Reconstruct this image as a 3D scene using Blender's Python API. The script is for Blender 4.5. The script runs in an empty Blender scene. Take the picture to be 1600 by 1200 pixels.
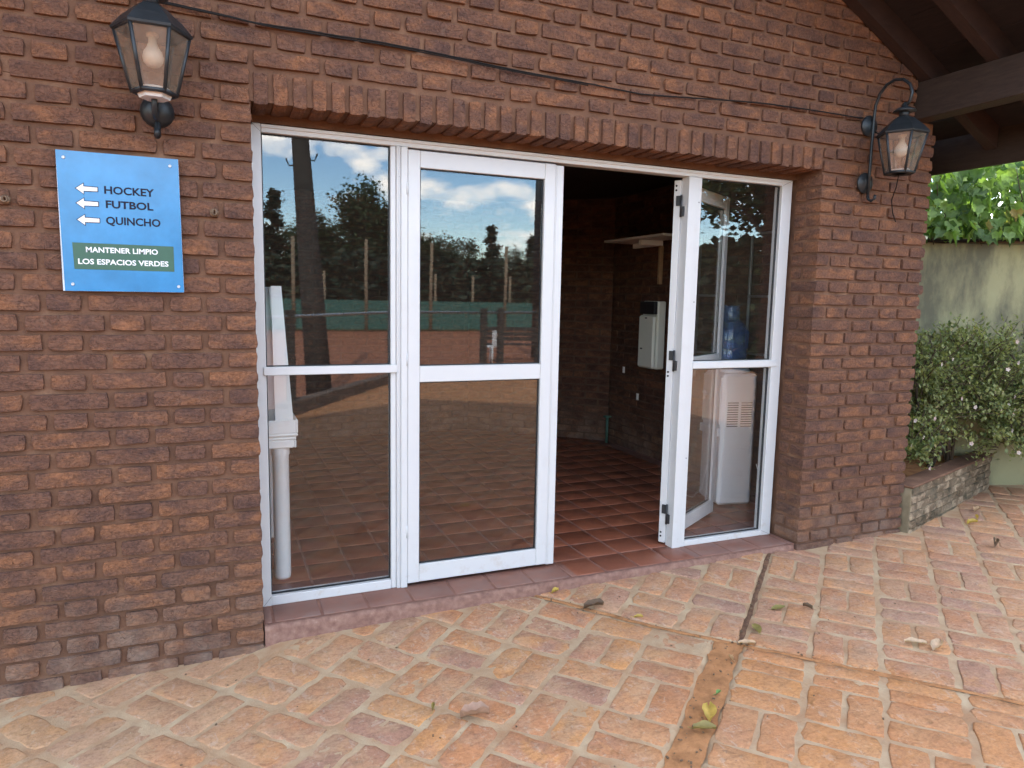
import bpy, bmesh, math, random
from mathutils import Vector, Matrix, noise
random.seed(7)
R = math.radians
SC = bpy.context.scene
COL = SC.collection

# ------------------------------------------------------------------ camera
CAM = Vector((-0.1643, -3.0866, 1.5018))
yaw, pitch, roll = 0.401722, 0.121261, 0.0192806
fw = Vector((math.sin(yaw)*math.cos(pitch), math.cos(yaw)*math.cos(pitch), -math.sin(pitch)))
r0 = Vector((math.cos(yaw), -math.sin(yaw), 0)); u0 = r0.cross(fw)
rt = math.cos(roll)*r0 + math.sin(roll)*u0
up = -math.sin(roll)*r0 + math.cos(roll)*u0
cd = bpy.data.cameras.new('camera'); cam = bpy.data.objects.new('camera', cd); COL.objects.link(cam)
cam.matrix_world = Matrix(((rt.x, up.x, -fw.x, CAM.x), (rt.y, up.y, -fw.y, CAM.y), (rt.z, up.z, -fw.z, CAM.z), (0, 0, 0, 1)))
cd.sensor_width = 36; cd.sensor_fit = 'HORIZONTAL'; cd.lens = 1099.03/1600*36
cd.clip_start = 0.05; cd.clip_end = 2000
cd.dof.use_dof = True; cd.dof.focus_distance = 3.55; cd.dof.aperture_fstop = 6.5
SC.camera = cam
FPX = 1099.03/1600*1024
def project(p):
    d = Vector(p) - CAM; w = d.dot(fw)
    if w < 0.05: return None
    return (512 + FPX*d.dot(rt)/w, 384 - FPX*d.dot(up)/w, w)
def in_frame(p, m=25):
    q = project(p)
    return q is not None and -m < q[0] < 1024+m and -m < q[1] < 768+m

# ------------------------------------------------------------------ world, sun, exposure
SUN_EL, SUN_AZ = R(38), math.atan2(-0.30, 0.95)       # azimuth from +y towards +x
world = bpy.data.worlds.new('World'); SC.world = world; world.use_nodes = True
wt = world.node_tree; wt.nodes.clear()
def N(nt, t, **k):
    n = nt.nodes.new(t)
    for a, b in k.items(): setattr(n, a, b)
    return n
sky = N(wt, 'ShaderNodeTexSky', sky_type='NISHITA', sun_disc=False, sun_elevation=SUN_EL, sun_rotation=SUN_AZ, air_density=1.0, dust_density=0.25, ozone_density=1.4)
tc = N(wt, 'ShaderNodeTexCoord')
mp = N(wt, 'ShaderNodeMapping'); mp.inputs['Scale'].default_value = (5.2, 5.2, 10.0); mp.inputs['Location'].default_value = (3.3, 1.15, 0.4)
wt.links.new(tc.outputs['Generated'], mp.inputs['Vector'])
cn = N(wt, 'ShaderNodeTexNoise'); cn.inputs['Scale'].default_value = 1.9; cn.inputs['Detail'].default_value = 7; cn.inputs['Roughness'].default_value = 0.52
wt.links.new(mp.outputs[0], cn.inputs['Vector'])
cr = N(wt, 'ShaderNodeValToRGB'); cr.color_ramp.elements[0].position = 0.505; cr.color_ramp.elements[1].position = 0.63
wt.links.new(cn.outputs['Fac'], cr.inputs['Fac'])
cm = N(wt, 'ShaderNodeMix', data_type='RGBA'); cm.inputs[7].default_value = (12.5, 11.9, 11.0, 1)
hs = N(wt, 'ShaderNodeHueSaturation'); hs.inputs['Saturation'].default_value = 1.2; wt.links.new(sky.outputs['Color'], hs.inputs['Color'])
wt.links.new(cr.outputs['Color'], cm.inputs[0]); wt.links.new(hs.outputs['Color'], cm.inputs[6])
bg = N(wt, 'ShaderNodeBackground'); bg.inputs['Strength'].default_value = 0.15
wt.links.new(cm.outputs[2], bg.inputs['Color'])
wo = N(wt, 'ShaderNodeOutputWorld'); wt.links.new(bg.outputs[0], wo.inputs['Surface'])
sd = bpy.data.lights.new('sun', 'SUN'); sd.energy = 2.0; sd.angle = R(0.5); sd.color = (1.0, 0.96, 0.91)
so = bpy.data.objects.new('sun', sd); COL.objects.link(so)
sdir = Vector((math.sin(SUN_AZ)*math.cos(SUN_EL), math.cos(SUN_AZ)*math.cos(SUN_EL), math.sin(SUN_EL)))
so.rotation_euler = (-sdir).to_track_quat('-Z', 'Y').to_euler(); so.location = (0, 10, 20)
SC.view_settings.view_transform = 'Standard'; SC.view_settings.look = 'None'; SC.view_settings.gamma = 1
SC.view_settings.use_curve_mapping = False
SC.view_settings.exposure = 2.28
SC.render.engine = 'CYCLES'
SC.cycles.max_bounces = 10; SC.cycles.diffuse_bounces = 5; SC.cycles.glossy_bounces = 5
SC.cycles.transparent_max_bounces = 24; SC.cycles.transmission_bounces = 8
SC.cycles.use_denoising = True
SC.cycles.sample_clamp_indirect = 8.0
SC.cycles.caustics_reflective = False

# ------------------------------------------------------------------ materials
MATS = {}
def new_mat(name):
    m = bpy.data.materials.new(name); m.use_nodes = True; MATS[name] = m
    nt = m.node_tree; b = nt.nodes['Principled BSDF']
    return m, nt, b
def noise_n(nt, vec, scale, detail=5, rough=0.55, dist=0.0):
    n = N(nt, 'ShaderNodeTexNoise'); n.inputs['Scale'].default_value = scale; n.inputs['Detail'].default_value = detail
    n.inputs['Roughness'].default_value = rough; n.inputs['Distortion'].default_value = dist
    if vec is not None: nt.links.new(vec, n.inputs['Vector'])
    return n.outputs['Fac']
def ramp(nt, fac, stops, interp='LINEAR'):
    r = N(nt, 'ShaderNodeValToRGB'); cr = r.color_ramp; cr.interpolation = interp
    while len(cr.elements) < len(stops): cr.elements.new(0.5)
    for e, (p, c) in zip(cr.elements, stops):
        e.position = p; e.color = (c[0], c[1], c[2], 1) if not isinstance(c, (int, float)) else (c, c, c, 1)
    nt.links.new(fac, r.inputs['Fac']); return r.outputs['Color']
def math_n(nt, op, a, b=None, clamp=False):
    n = N(nt, 'ShaderNodeMath', operation=op, use_clamp=clamp)
    for i, v in enumerate((a, b)):
        if v is None: continue
        if isinstance(v, (int, float)): n.inputs[i].default_value = v
        else: nt.links.new(v, n.inputs[i])
    return n.outputs[0]
def mix_c(nt, fac, a, b, mode='MIX'):
    n = N(nt, 'ShaderNodeMix', data_type='RGBA', blend_type=mode)
    for i, v in ((0, fac), (6, a), (7, b)):
        if isinstance(v, (int, float)): n.inputs[i].default_value = v
        elif isinstance(v, tuple): n.inputs[i].default_value = (v[0], v[1], v[2], 1)
        else: nt.links.new(v, n.inputs[i])
    return n.outputs[2]
def bump(nt, b, h, strength=0.5, dist=0.005, prev=None):
    n = N(nt, 'ShaderNodeBump'); n.inputs['Strength'].default_value = strength; n.inputs['Distance'].default_value = dist
    nt.links.new(h, n.inputs['Height'])
    if prev is not None: nt.links.new(prev, n.inputs['Normal'])
    nt.links.new(n.outputs[0], b.inputs['Normal']); return n.outputs[0]
def pos_vec(nt, offset=None, scale=None):
    g = N(nt, 'ShaderNodeNewGeometry').outputs['Position']
    if scale is not None:
        n = N(nt, 'ShaderNodeVectorMath', operation='MULTIPLY'); nt.links.new(g, n.inputs[0]); n.inputs[1].default_value = scale; g = n.outputs[0]
    if offset is not None:
        n = N(nt, 'ShaderNodeVectorMath', operation='ADD'); nt.links.new(g, n.inputs[0])
        c = N(nt, 'ShaderNodeCombineXYZ')
        for i, k in enumerate((31.0, 17.0, 23.0)): nt.links.new(math_n(nt, 'MULTIPLY', offset, k), c.inputs[i])
        nt.links.new(c.outputs[0], n.inputs[1]); g = n.outputs[0]
    return g
def piece_rnd(nt):
    a = N(nt, 'ShaderNodeAttribute', attribute_name='rnd').outputs['Fac']
    o = N(nt, 'ShaderNodeObjectInfo').outputs['Random']
    return math_n(nt, 'FRACT', math_n(nt, 'ADD', a, math_n(nt, 'MULTIPLY', o, 1.0)))
def obj_z(nt):
    g = N(nt, 'ShaderNodeNewGeometry').outputs['Position']; s = N(nt, 'ShaderNodeSeparateXYZ'); nt.links.new(g, s.inputs[0]); return s.outputs[2]

def brick_mat(name, dark, mid, warm, pale=(0.34, 0.25, 0.19), rough=0.88, dustz=0.42, dust=0.5, bs=1.0):
    m, nt, b = new_mat(name)
    rnd = piece_rnd(nt); v = pos_vec(nt, rnd); vz = pos_vec(nt, rnd, (1, 1, 2.0))
    n1 = noise_n(nt, vz, 8.5, 5, 0.6, 0.5)
    f = math_n(nt, 'ADD', math_n(nt, 'MULTIPLY', n1, 1.35), math_n(nt, 'MULTIPLY', rnd, 0.20))
    c = ramp(nt, f, [(0.52, dark), (0.80, mid), (1.0, warm)])
    n2 = noise_n(nt, v, 85, 5, 0.7)
    c = mix_c(nt, 1.0, c, ramp(nt, n2, [(0.25, 0.5), (0.5, 1.0), (0.75, 1.4)]), 'MULTIPLY')
    n3 = noise_n(nt, v, 30, 4, 0.6)
    c = mix_c(nt, math_n(nt, 'MULTIPLY', ramp(nt, n3, [(0.62, 0.0), (0.75, 1.0)]), 0.16), c, pale)
    z = obj_z(nt); pn = noise_n(nt, pos_vec(nt), 5, 5, 0.65)
    h = math_n(nt, 'SUBTRACT', 1.0, math_n(nt, 'DIVIDE', z, dustz), True)
    k = math_n(nt, 'MULTIPLY', math_n(nt, 'MULTIPLY', h, dust), ramp(nt, pn, [(0.42, 0.1), (0.68, 1.0)]))
    c = mix_c(nt, k, c, pale)
    nt.links.new(c, b.inputs['Base Color']); b.inputs['Roughness'].default_value = rough
    b.inputs['Specular IOR Level'].default_value = 0.3
    cz = pos_vec(nt, rnd, (1, 1, 1.8))
    crease = ramp(nt, noise_n(nt, cz, 17, 3, 0.5, 1.8), [(0.44, 1.0), (0.5, 0.0), (0.56, 1.0)])
    pits = ramp(nt, noise_n(nt, v, 60, 3, 0.5), [(0.28, 0.0), (0.38, 1.0)])
    p = bump(nt, b, crease, 0.6*bs, 0.005)
    p = bump(nt, b, pits, 0.6*bs, 0.005, p)
    bump(nt, b, noise_n(nt, v, 110, 5, 0.75), 0.8*bs, 0.003, p)
    return m
def mottled(name, stops, scale=6, rough=0.85, bscale=90, bstr=0.4, bdist=0.003, detail=6, spec=0.35, stretch=None, coat=0):
    m, nt, b = new_mat(name)
    v = pos_vec(nt, piece_rnd(nt), stretch)
    n1 = noise_n(nt, v, scale, detail, 0.6)
    nt.links.new(ramp(nt, n1, stops), b.inputs['Base Color']); b.inputs['Roughness'].default_value = rough
    b.inputs['Specular IOR Level'].default_value = spec
    if coat: b.inputs['Coat Weight'].default_value = coat; b.inputs['Coat Roughness'].default_value = 0.15
    if bstr: bump(nt, b, noise_n(nt, v, bscale, 5, 0.65), bstr, bdist)
    return m
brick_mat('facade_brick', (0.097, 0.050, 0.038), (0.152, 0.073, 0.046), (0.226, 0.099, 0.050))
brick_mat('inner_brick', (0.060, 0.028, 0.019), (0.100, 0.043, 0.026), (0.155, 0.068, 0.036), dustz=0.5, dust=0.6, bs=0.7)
brick_mat('planter_brick', (0.05, 0.042, 0.024), (0.19, 0.130, 0.080), (0.44, 0.33, 0.22), pale=(0.46, 0.39, 0.28), dustz=0.6, dust=0.45)
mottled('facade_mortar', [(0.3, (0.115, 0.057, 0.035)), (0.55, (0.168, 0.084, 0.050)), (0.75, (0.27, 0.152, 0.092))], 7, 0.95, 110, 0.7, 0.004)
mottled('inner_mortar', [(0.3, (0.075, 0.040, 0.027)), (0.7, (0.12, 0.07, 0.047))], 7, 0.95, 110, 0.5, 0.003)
mottled('planter_mortar', [(0.3, (0.11, 0.085, 0.05)), (0.7, (0.30, 0.235, 0.15))], 5, 0.95, 80, 0.6, 0.004)

def paver_mat():
    m, nt, b = new_mat('paver_brick')
    rnd = piece_rnd(nt); v = pos_vec(nt, rnd); wv = pos_vec(nt)
    base = ramp(nt, rnd, [(0.0, (0.42, 0.20, 0.105)), (0.18, (0.46, 0.205, 0.092)), (0.36, (0.46, 0.225, 0.125)), (0.52, (0.33, 0.18, 0.125)), (0.66, (0.47, 0.21, 0.095)), (0.95, (0.53, 0.26, 0.10)), (1.0, (0.45, 0.215, 0.115))])
    n1 = noise_n(nt, v, 9, 5, 0.6, 0.5)
    c = mix_c(nt, math_n(nt, 'MULTIPLY', ramp(nt, n1, [(0.40, 0.0), (0.62, 1.0)]), 0.5), base, (0.33, 0.195, 0.14))
    n1b = noise_n(nt, v, 6, 4, 0.6, 0.6)
    c = mix_c(nt, math_n(nt, 'MULTIPLY', ramp(nt, n1b, [(0.56, 0.0), (0.66, 1.0)]), 0.6), c, (0.52, 0.25, 0.09))
    n2 = noise_n(nt, wv, 5.5, 7, 0.66)
    c = mix_c(nt, math_n(nt, 'MULTIPLY', ramp(nt, n2, [(0.46, 0.0), (0.60, 1.0)]), 0.6), c, (0.44, 0.275, 0.16))
    n3 = noise_n(nt, v, 34, 6, 0.72)
    c = mix_c(nt, math_n(nt, 'MULTIPLY', ramp(nt, n3, [(0.56, 0.0), (0.68, 1.0)]), 0.5), c, (0.52, 0.41, 0.30))
    # red soil trodden over the bricks in front of the crack, sand swept against the wall
    def axis(a, b_):
        d = N(nt, 'ShaderNodeVectorMath', operation='DOT_PRODUCT'); nt.links.new(wv, d.inputs[0]); d.inputs[1].default_value = (a, b_, 0); return d.outputs['Value']
    def sm(val, lo, hi):
        m_ = N(nt, 'ShaderNodeMapRange', interpolation_type='SMOOTHSTEP'); nt.links.new(val, m_.inputs[0]); m_.inputs[1].default_value = lo; m_.inputs[2].default_value = hi; return m_.outputs[0]
    wob = math_n(nt, 'MULTIPLY', math_n(nt, 'SUBTRACT', noise_n(nt, wv, 3.2, 5, 0.6), 0.5), 0.9)
    sA = math_n(nt, 'ADD', axis(.7547, .6561), wob); tA = math_n(nt, 'ADD', axis(.6561, -.7547), wob)
    soil_k = math_n(nt, 'MULTIPLY', sm(sA, 1.02, .85), sm(tA, 1.45, 2.0))
    c = mix_c(nt, math_n(nt, 'MULTIPLY', soil_k, 0.55), c, (0.46, 0.21, 0.085))
    far_k = math_n(nt, 'MULTIPLY', sm(tA, 3.0, 3.5), 0.5)
    c = mix_c(nt, far_k, c, (0.45, 0.20, 0.080))
    c = mix_c(nt, math_n(nt, 'MULTIPLY', sm(sA, .95, 1.1), 0.25), c, (0.38, 0.235, 0.17))
    c = mix_c(nt, math_n(nt, 'MULTIPLY', sm(tA, .75, .05), 0.5), c, (0.44, 0.28, 0.16))
    c = mix_c(nt, 1.0, c, ramp(nt, noise_n(nt, v, 70, 5, 0.7), [(0.28, 0.74), (0.5, 1.0), (0.75, 1.14)]), 'MULTIPLY')
    c = mix_c(nt, 1.0, c, ramp(nt, noise_n(nt, pos_vec(nt, rnd, (1, 1.7, 1)), 19, 6, 0.7, 1.2), [(0.3, 0.68), (0.48, 1.0), (0.72, 1.16)]), 'MULTIPLY')
    scuff = ramp(nt, noise_n(nt, pos_vec(nt, rnd, (1.5, 1, 1)), 13, 8, 0.75, 0.8), [(0.57, 0.0), (0.62, 1.0)])
    c = mix_c(nt, math_n(nt, 'MULTIPLY', scuff, 0.42), c, (0.50, 0.38, 0.29))
    c = mix_c(nt, math_n(nt, 'MULTIPLY', ramp(nt, noise_n(nt, wv, 46, 3, 0.6), [(0.66, 0.0), (0.72, 1.0)]), 0.5), c, (0.14, 0.10, 0.075))
    nt.links.new(c, b.inputs['Base Color']); b.inputs['Roughness'].default_value = 0.92; b.inputs['Specular IOR Level'].default_value = 0.2
    p = bump(nt, b, noise_n(nt, v, 22, 5, 0.65), 0.7, 0.007)
    bump(nt, b, noise_n(nt, v, 95, 5, 0.75), 0.8, 0.003, p)
paver_mat()
mottled('paver_mortar', [(0.3, (0.36, 0.20, 0.105)), (0.5, (0.42, 0.285, 0.17)), (0.72, (0.49, 0.375, 0.24))], 7, 0.95, 70, 0.8, 0.005)
mottled('soil', [(0.3, (0.24, 0.11, 0.045)), (0.55, (0.42, 0.195, 0.08)), (0.75, (0.48, 0.25, 0.115))], 14, 0.97, 70, 0.9, 0.006)
mottled('dark_soil', [(0.3, (0.09, 0.05, 0.03)), (0.55, (0.16, 0.085, 0.05)), (0.75, (0.26, 0.14, 0.075))], 30, 0.97, 70, 0.9, 0.006)
mottled('clay', [(0.35, (0.27, 0.095, 0.042)), (0.7, (0.33, 0.125, 0.055))], 0.8, 0.95, 30, 0.2, 0.003)
mottled('grass_ground', [(0.35, (0.05, 0.075, 0.025)), (0.7, (0.10, 0.11, 0.045))], 0.7, 0.95, 20, 0.3, 0.02)
mottled('kerb_stone', [(0.35, (0.10, 0.07, 0.05)), (0.7, (0.2, 0.14, 0.10))], 3, 0.9, 40, 0.4, 0.004)

def tile_mat():
    m, nt, b = new_mat('terracotta_tile')
    rnd = piece_rnd(nt); v = pos_vec(nt, rnd); wv = pos_vec(nt)
    c = ramp(nt, math_n(nt, 'ADD', math_n(nt, 'MULTIPLY', noise_n(nt, v, 7, 6, 0.6), 0.8), math_n(nt, 'MULTIPLY', rnd, 0.25)), [(0.3, (0.165, 0.052, 0.028)), (0.55, (0.235, 0.073, 0.038)), (0.8, (0.29, 0.10, 0.053))])
    g = N(nt, 'ShaderNodeNewGeometry').outputs['Position']; s = N(nt, 'ShaderNodeSeparateXYZ'); nt.links.new(g, s.inputs[0])
    # trodden dust on the outer row, worn away in the doorway
    edge = math_n(nt, 'SUBTRACT', 1.0, math_n(nt, 'DIVIDE', math_n(nt, 'ADD', s.outputs[1], 0.0), 0.55), True)
    door = math_n(nt, 'MULTIPLY', math_n(nt, 'GREATER_THAN', s.outputs[0], 1.55), math_n(nt, 'LESS_THAN', s.outputs[0], 2.3))
    edge = math_n(nt, 'MULTIPLY', edge, math_n(nt, 'SUBTRACT', 1.0, math_n(nt, 'MULTIPLY', door, 0.8)))
    d = math_n(nt, 'MULTIPLY', edge, ramp(nt, noise_n(nt, wv, 9, 6, 0.7), [(0.3, 0.35), (0.62, 1.0)]))
    c = mix_c(nt, math_n(nt, 'MULTIPLY', d, 0.95), c, (0.23, 0.145, 0.12))
    nt.links.new(c, b.inputs['Base Color'])
    nt.links.new(math_n(nt, 'ADD', math_n(nt, 'MULTIPLY', noise_n(nt, wv, 12, 5, 0.6), 0.3), math_n(nt, 'ADD', 0.2, math_n(nt, 'MULTIPLY', d, 0.45))), b.inputs['Roughness'])
    b.inputs['Specular IOR Level'].default_value = 0.4
    bump(nt, b, noise_n(nt, v, 28, 4, 0.6), 0.12, 0.003)
tile_mat()
mottled('grout', [(0.3, (0.17, 0.075, 0.052)), (0.7, (0.29, 0.15, 0.11))], 12, 0.9, 60, 0.4, 0.003)
mottled('step_paint', [(0.26, (0.15, 0.078, 0.058)), (0.48, (0.225, 0.118, 0.088)), (0.66, (0.28, 0.160, 0.120)), (0.82, (0.36, 0.25, 0.19))], 34, 0.85, 60, 0.6, 0.004)

def white_mat(name, base, rough, grime, gcol=(0.42, 0.30, 0.2), low=0.25):
    m, nt, b = new_mat(name)
    v = pos_vec(nt)
    k = ramp(nt, noise_n(nt, v, 14, 6, 0.7), [(0.55, 0.0), (0.78, 1.0)])
    z = math_n(nt, 'SUBTRACT', 1.0, math_n(nt, 'DIVIDE', obj_z(nt), low), True)
    k = math_n(nt, 'MULTIPLY', k, math_n(nt, 'ADD', 0.12, math_n(nt, 'MULTIPLY', z, grime)))
    c = mix_c(nt, k, base, gcol)
    nt.links.new(c, b.inputs['Base Color']); b.inputs['Roughness'].default_value = rough
    bump(nt, b, noise_n(nt, v, 5, 3, 0.5), 0.06, 0.004)
    return m
white_mat('white_aluminium', (0.61, 0.60, 0.59), 0.33, 0.85)
white_mat('white_plastic', (0.85, 0.85, 0.82), 0.38, 0.25)
white_mat('dispenser_plastic', (0.74, 0.74, 0.75), 0.4, 0.15)
white_mat('heater_enamel', (0.72, 0.71, 0.62), 0.3, 0.1)
def plain(name, col, rough=0.5, metal=0.0, spec=0.5, nscale=40, var=0.15):
    m, nt, b = new_mat(name)
    n = noise_n(nt, pos_vec(nt), nscale, 5, 0.65)
    c = mix_c(nt, 1.0, (col[0], col[1], col[2]), ramp(nt, n, [(0.3, 1-var), (0.7, 1+var)]), 'MULTIPLY')
    nt.links.new(c, b.inputs['Base Color']); b.inputs['Roughness'].default_value = rough; b.inputs['Metallic'].default_value = metal
    b.inputs['Specular IOR Level'].default_value = spec
    if name == 'sign_blue': bump(nt, b, noise_n(nt, pos_vec(nt), 5, 3, 0.5), 0.12, 0.01)
    return m
plain('gasket', (0.015, 0.015, 0.016), 0.6)
plain('black_plastic', (0.02, 0.02, 0.022), 0.45)
plain('dark_hole', (0.006, 0.006, 0.006), 0.9)
plain('iron', (0.022, 0.026, 0.030), 0.42, 0.25, 0.5, 25, 0.35)
plain('steel', (0.62, 0.62, 0.62), 0.3, 1.0)
plain('rusty_steel', (0.20, 0.13, 0.085), 0.55, 0.7, 0.5, 60, 0.5)
plain('cable_rubber', (0.018, 0.015, 0.014), 0.85, 0, 0.15)
plain('sign_blue', (0.030, 0.205, 0.44), 0.24, 0, 0.6, 5, 0.2)
plain('sign_edge', (0.65, 0.68, 0.72), 0.4)
plain('sign_green', (0.045, 0.115, 0.075), 0.4, 0, 0.4, 30, 0.06)
plain('print_navy', (0.008, 0.010, 0.026), 0.5, 0, 0.2)
plain('print_white', (0.82, 0.83, 0.84), 0.4, 0, 0.5, 30, 0.03)
plain('bulb_white', (0.80, 0.74, 0.66), 0.3, 0, 0.5, 30, 0.03)
plain('porcelain', (0.72, 0.73, 0.74), 0.35, 0, 0.5, 30, 0.05)
plain('windscreen_cloth', (0.035, 0.11, 0.085), 0.8)
plain('old_wood', (0.22, 0.16, 0.10), 0.85, 0, 0.3, 12, 0.3)
plain('pole_wood', (0.050, 0.044, 0.036), 0.85, 0, 0.3, 12, 0.35)
plain('galvanised', (0.42, 0.43, 0.44), 0.45, 0.8)
plain('bark', (0.09, 0.065, 0.045), 0.9, 0, 0.2, 14, 0.4)
plain('raw_pine', (0.36, 0.22, 0.12), 0.7, 0, 0.3, 20, 0.2)
plain('pipe_green', (0.06, 0.13, 0.10), 0.6)
def wood_mat(name, c1, c2, stretch):
    m, nt, b = new_mat(name)
    v = pos_vec(nt, piece_rnd(nt), stretch)
    n = noise_n(nt, v, 9, 6, 0.65, 0.5)
    nt.links.new(ramp(nt, n, [(0.3, c1), (0.72, c2)]), b.inputs['Base Color']); b.inputs['Roughness'].default_value = 0.55
    b.inputs['Specular IOR Level'].default_value = 0.35
    bump(nt, b, noise_n(nt, v, 30, 5, 0.7), 0.25, 0.003)
wood_mat('beam_wood', (0.030, 0.019, 0.015), (0.056, 0.036, 0.028), (6, 1, 6))
wood_mat('rafter_wood', (0.030, 0.018, 0.016), (0.050, 0.028, 0.023), (1, 8, 2))
wood_mat('board_wood', (0.018, 0.013, 0.013), (0.034, 0.022, 0.021), (6, 0.8, 6))

def glass_mat(name, tint=(0.97, 0.98, 0.98), boost=1.0, dirt=0.0, dcol=(0.5, 0.42, 0.34)):
    m, nt, b = new_mat(name); nt.nodes.remove(b)
    out = nt.nodes['Material Output']
    t = N(nt, 'ShaderNodeBsdfTransparent'); t.inputs[0].default_value = (*tint, 1)
    g = N(nt, 'ShaderNodeBsdfGlossy'); g.inputs['Roughness'].default_value = 0.0; g.inputs[0].default_value = (0.96, 0.98, 1, 1)
    f = N(nt, 'ShaderNodeFresnel')
    bf = N(nt, 'ShaderNodeNewGeometry').outputs['Backfacing']      # a thin sheet reflects alike on both faces
    nt.links.new(math_n(nt, 'SUBTRACT', 1.52, math_n(nt, 'MULTIPLY', bf, 1.52-1/1.52)), f.inputs['IOR'])
    # gentle waviness of rolled sheet
    bn = N(nt, 'ShaderNodeBump'); bn.inputs['Strength'].default_value = 0.02; bn.inputs['Distance'].default_value = 0.01
    nt.links.new(noise_n(nt, pos_vec(nt), 2.2, 2, 0.4), bn.inputs['Height']); nt.links.new(bn.outputs[0], g.inputs['Normal'])
    mx = N(nt, 'ShaderNodeMixShader')
    nt.links.new(math_n(nt, 'MULTIPLY', f.outputs[0], boost, True), mx.inputs[0]); nt.links.new(t.outputs[0], mx.inputs[1]); nt.links.new(g.outputs[0], mx.inputs[2])
    last = mx.outputs[0]
    if dirt:
        d = N(nt, 'ShaderNodeBsdfDiffuse'); d.inputs[0].default_value = (*dcol, 1)
        m2 = N(nt, 'ShaderNodeMixShader')
        nt.links.new(math_n(nt, 'MULTIPLY', ramp(nt, noise_n(nt, pos_vec(nt), 18, 5, 0.7), [(0.3, 0.3), (0.7, 1.0)]), dirt), m2.inputs[0])
        nt.links.new(last, m2.inputs[1]); nt.links.new(d.outputs[0], m2.inputs[2]); last = m2.outputs[0]
    nt.links.new(last, out.inputs['Surface'])
    return m
glass_mat('window_glass', (0.985, 0.985, 0.985), boost=1.3, dirt=0.011)
glass_mat('lantern_glass', (0.93, 0.90, 0.86), 1.2, 0.16)
glass_mat('jug_plastic', (0.50, 0.66, 0.92), 1.2, 0.22, (0.20, 0.38, 0.70))
glass_mat('jug_water', (0.85, 0.91, 0.96), 1.2, 0.10, (0.45, 0.55, 0.70))

def plaster_mat():
    m, nt, b = new_mat('garden_plaster')
    v = pos_vec(nt)
    c = ramp(nt, noise_n(nt, v, 1.6, 6, 0.6), [(0.3, (0.25, 0.228, 0.125)), (0.6, (0.33, 0.305, 0.168)), (0.8, (0.40, 0.365, 0.205))])
    st = pos_vec(nt, None, (1.4, 1.4, 0.55))
    k = ramp(nt, noise_n(nt, st, 2.3, 7, 0.66), [(0.43, 0.0), (0.62, 1.0)])
    c = mix_c(nt, math_n(nt, 'MULTIPLY', k, 0.8), c, (0.085, 0.078, 0.058))
    nt.links.new(c, b.inputs['Base Color']); b.inputs['Roughness'].default_value = 0.92
    bump(nt, b, noise_n(nt, v, 40, 6, 0.7), 0.4, 0.004)
plaster_mat()
def leaf_mat(name, c1, c2, c3=None, trans=0.35, rough=0.45):
    m, nt, b = new_mat(name)
    rnd = piece_rnd(nt)
    stops = [(0.0, c1), (0.8, c2)] + ([(0.97, c2), (1.0, c3)] if c3 else [])
    c = ramp(nt, rnd, stops)
    c = mix_c(nt, 1.0, c, ramp(nt, noise_n(nt, pos_vec(nt), 30, 4, 0.6), [(0.3, 0.75), (0.7, 1.25)]), 'MULTIPLY')
    nt.links.new(c, b.inputs['Base Color']); b.inputs['Roughness'].default_value = rough; b.inputs['Specular IOR Level'].default_value = 0.4
    t = N(nt, 'ShaderNodeBsdfTranslucent'); nt.links.new(mix_c(nt, 1.0, c, (1.5, 1.6, 0.7), 'MULTIPLY'), t.inputs[0])
    mx = N(nt, 'ShaderNodeMixShader'); mx.inputs[0].default_value = trans
    nt.links.new(b.outputs[0], mx.inputs[1]); nt.links.new(t.outputs[0], mx.inputs[2])
    nt.links.new(mx.outputs[0], nt.nodes['Material Output'].inputs['Surface'])
    return m
leaf_mat('ivy_leaf', (0.032, 0.078, 0.020), (0.190, 0.290, 0.075), (0.38, 0.18, 0.08), 0.45)
leaf_mat('shrub_leaf', (0.080, 0.120, 0.042), (0.250, 0.265, 0.105), (0.38, 0.27, 0.13), 0.32, 0.55)
leaf_mat('tree_leaf', (0.018, 0.034, 0.012), (0.045, 0.070, 0.022), None, 0.15, 0.6)
leaf_mat('conifer_leaf', (0.012, 0.024, 0.012), (0.028, 0.044, 0.020), None, 0.1, 0.7)
leaf_mat('petal', (0.52, 0.37, 0.34), (0.70, 0.58, 0.54), None, 0.3, 0.6)
leaf_mat('yellow_leaf', (0.42, 0.30, 0.05), (0.50, 0.36, 0.09), None, 0.25, 0.5)
leaf_mat('olive_leaf', (0.20, 0.17, 0.05), (0.26, 0.21, 0.07), None, 0.2, 0.5)
leaf_mat('tan_leaf', (0.45, 0.30, 0.18), (0.55, 0.40, 0.27), None, 0.25, 0.6)
leaf_mat('pink_leaf', (0.36, 0.22, 0.15), (0.44, 0.28, 0.20), None, 0.1, 0.6)
leaf_mat('brown_leaf', (0.12, 0.075, 0.045), (0.17, 0.11, 0.065), None, 0.1, 0.7)
leaf_mat('green_leaf', (0.10, 0.22, 0.05), (0.13, 0.26, 0.07), None, 0.2, 0.5)

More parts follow.
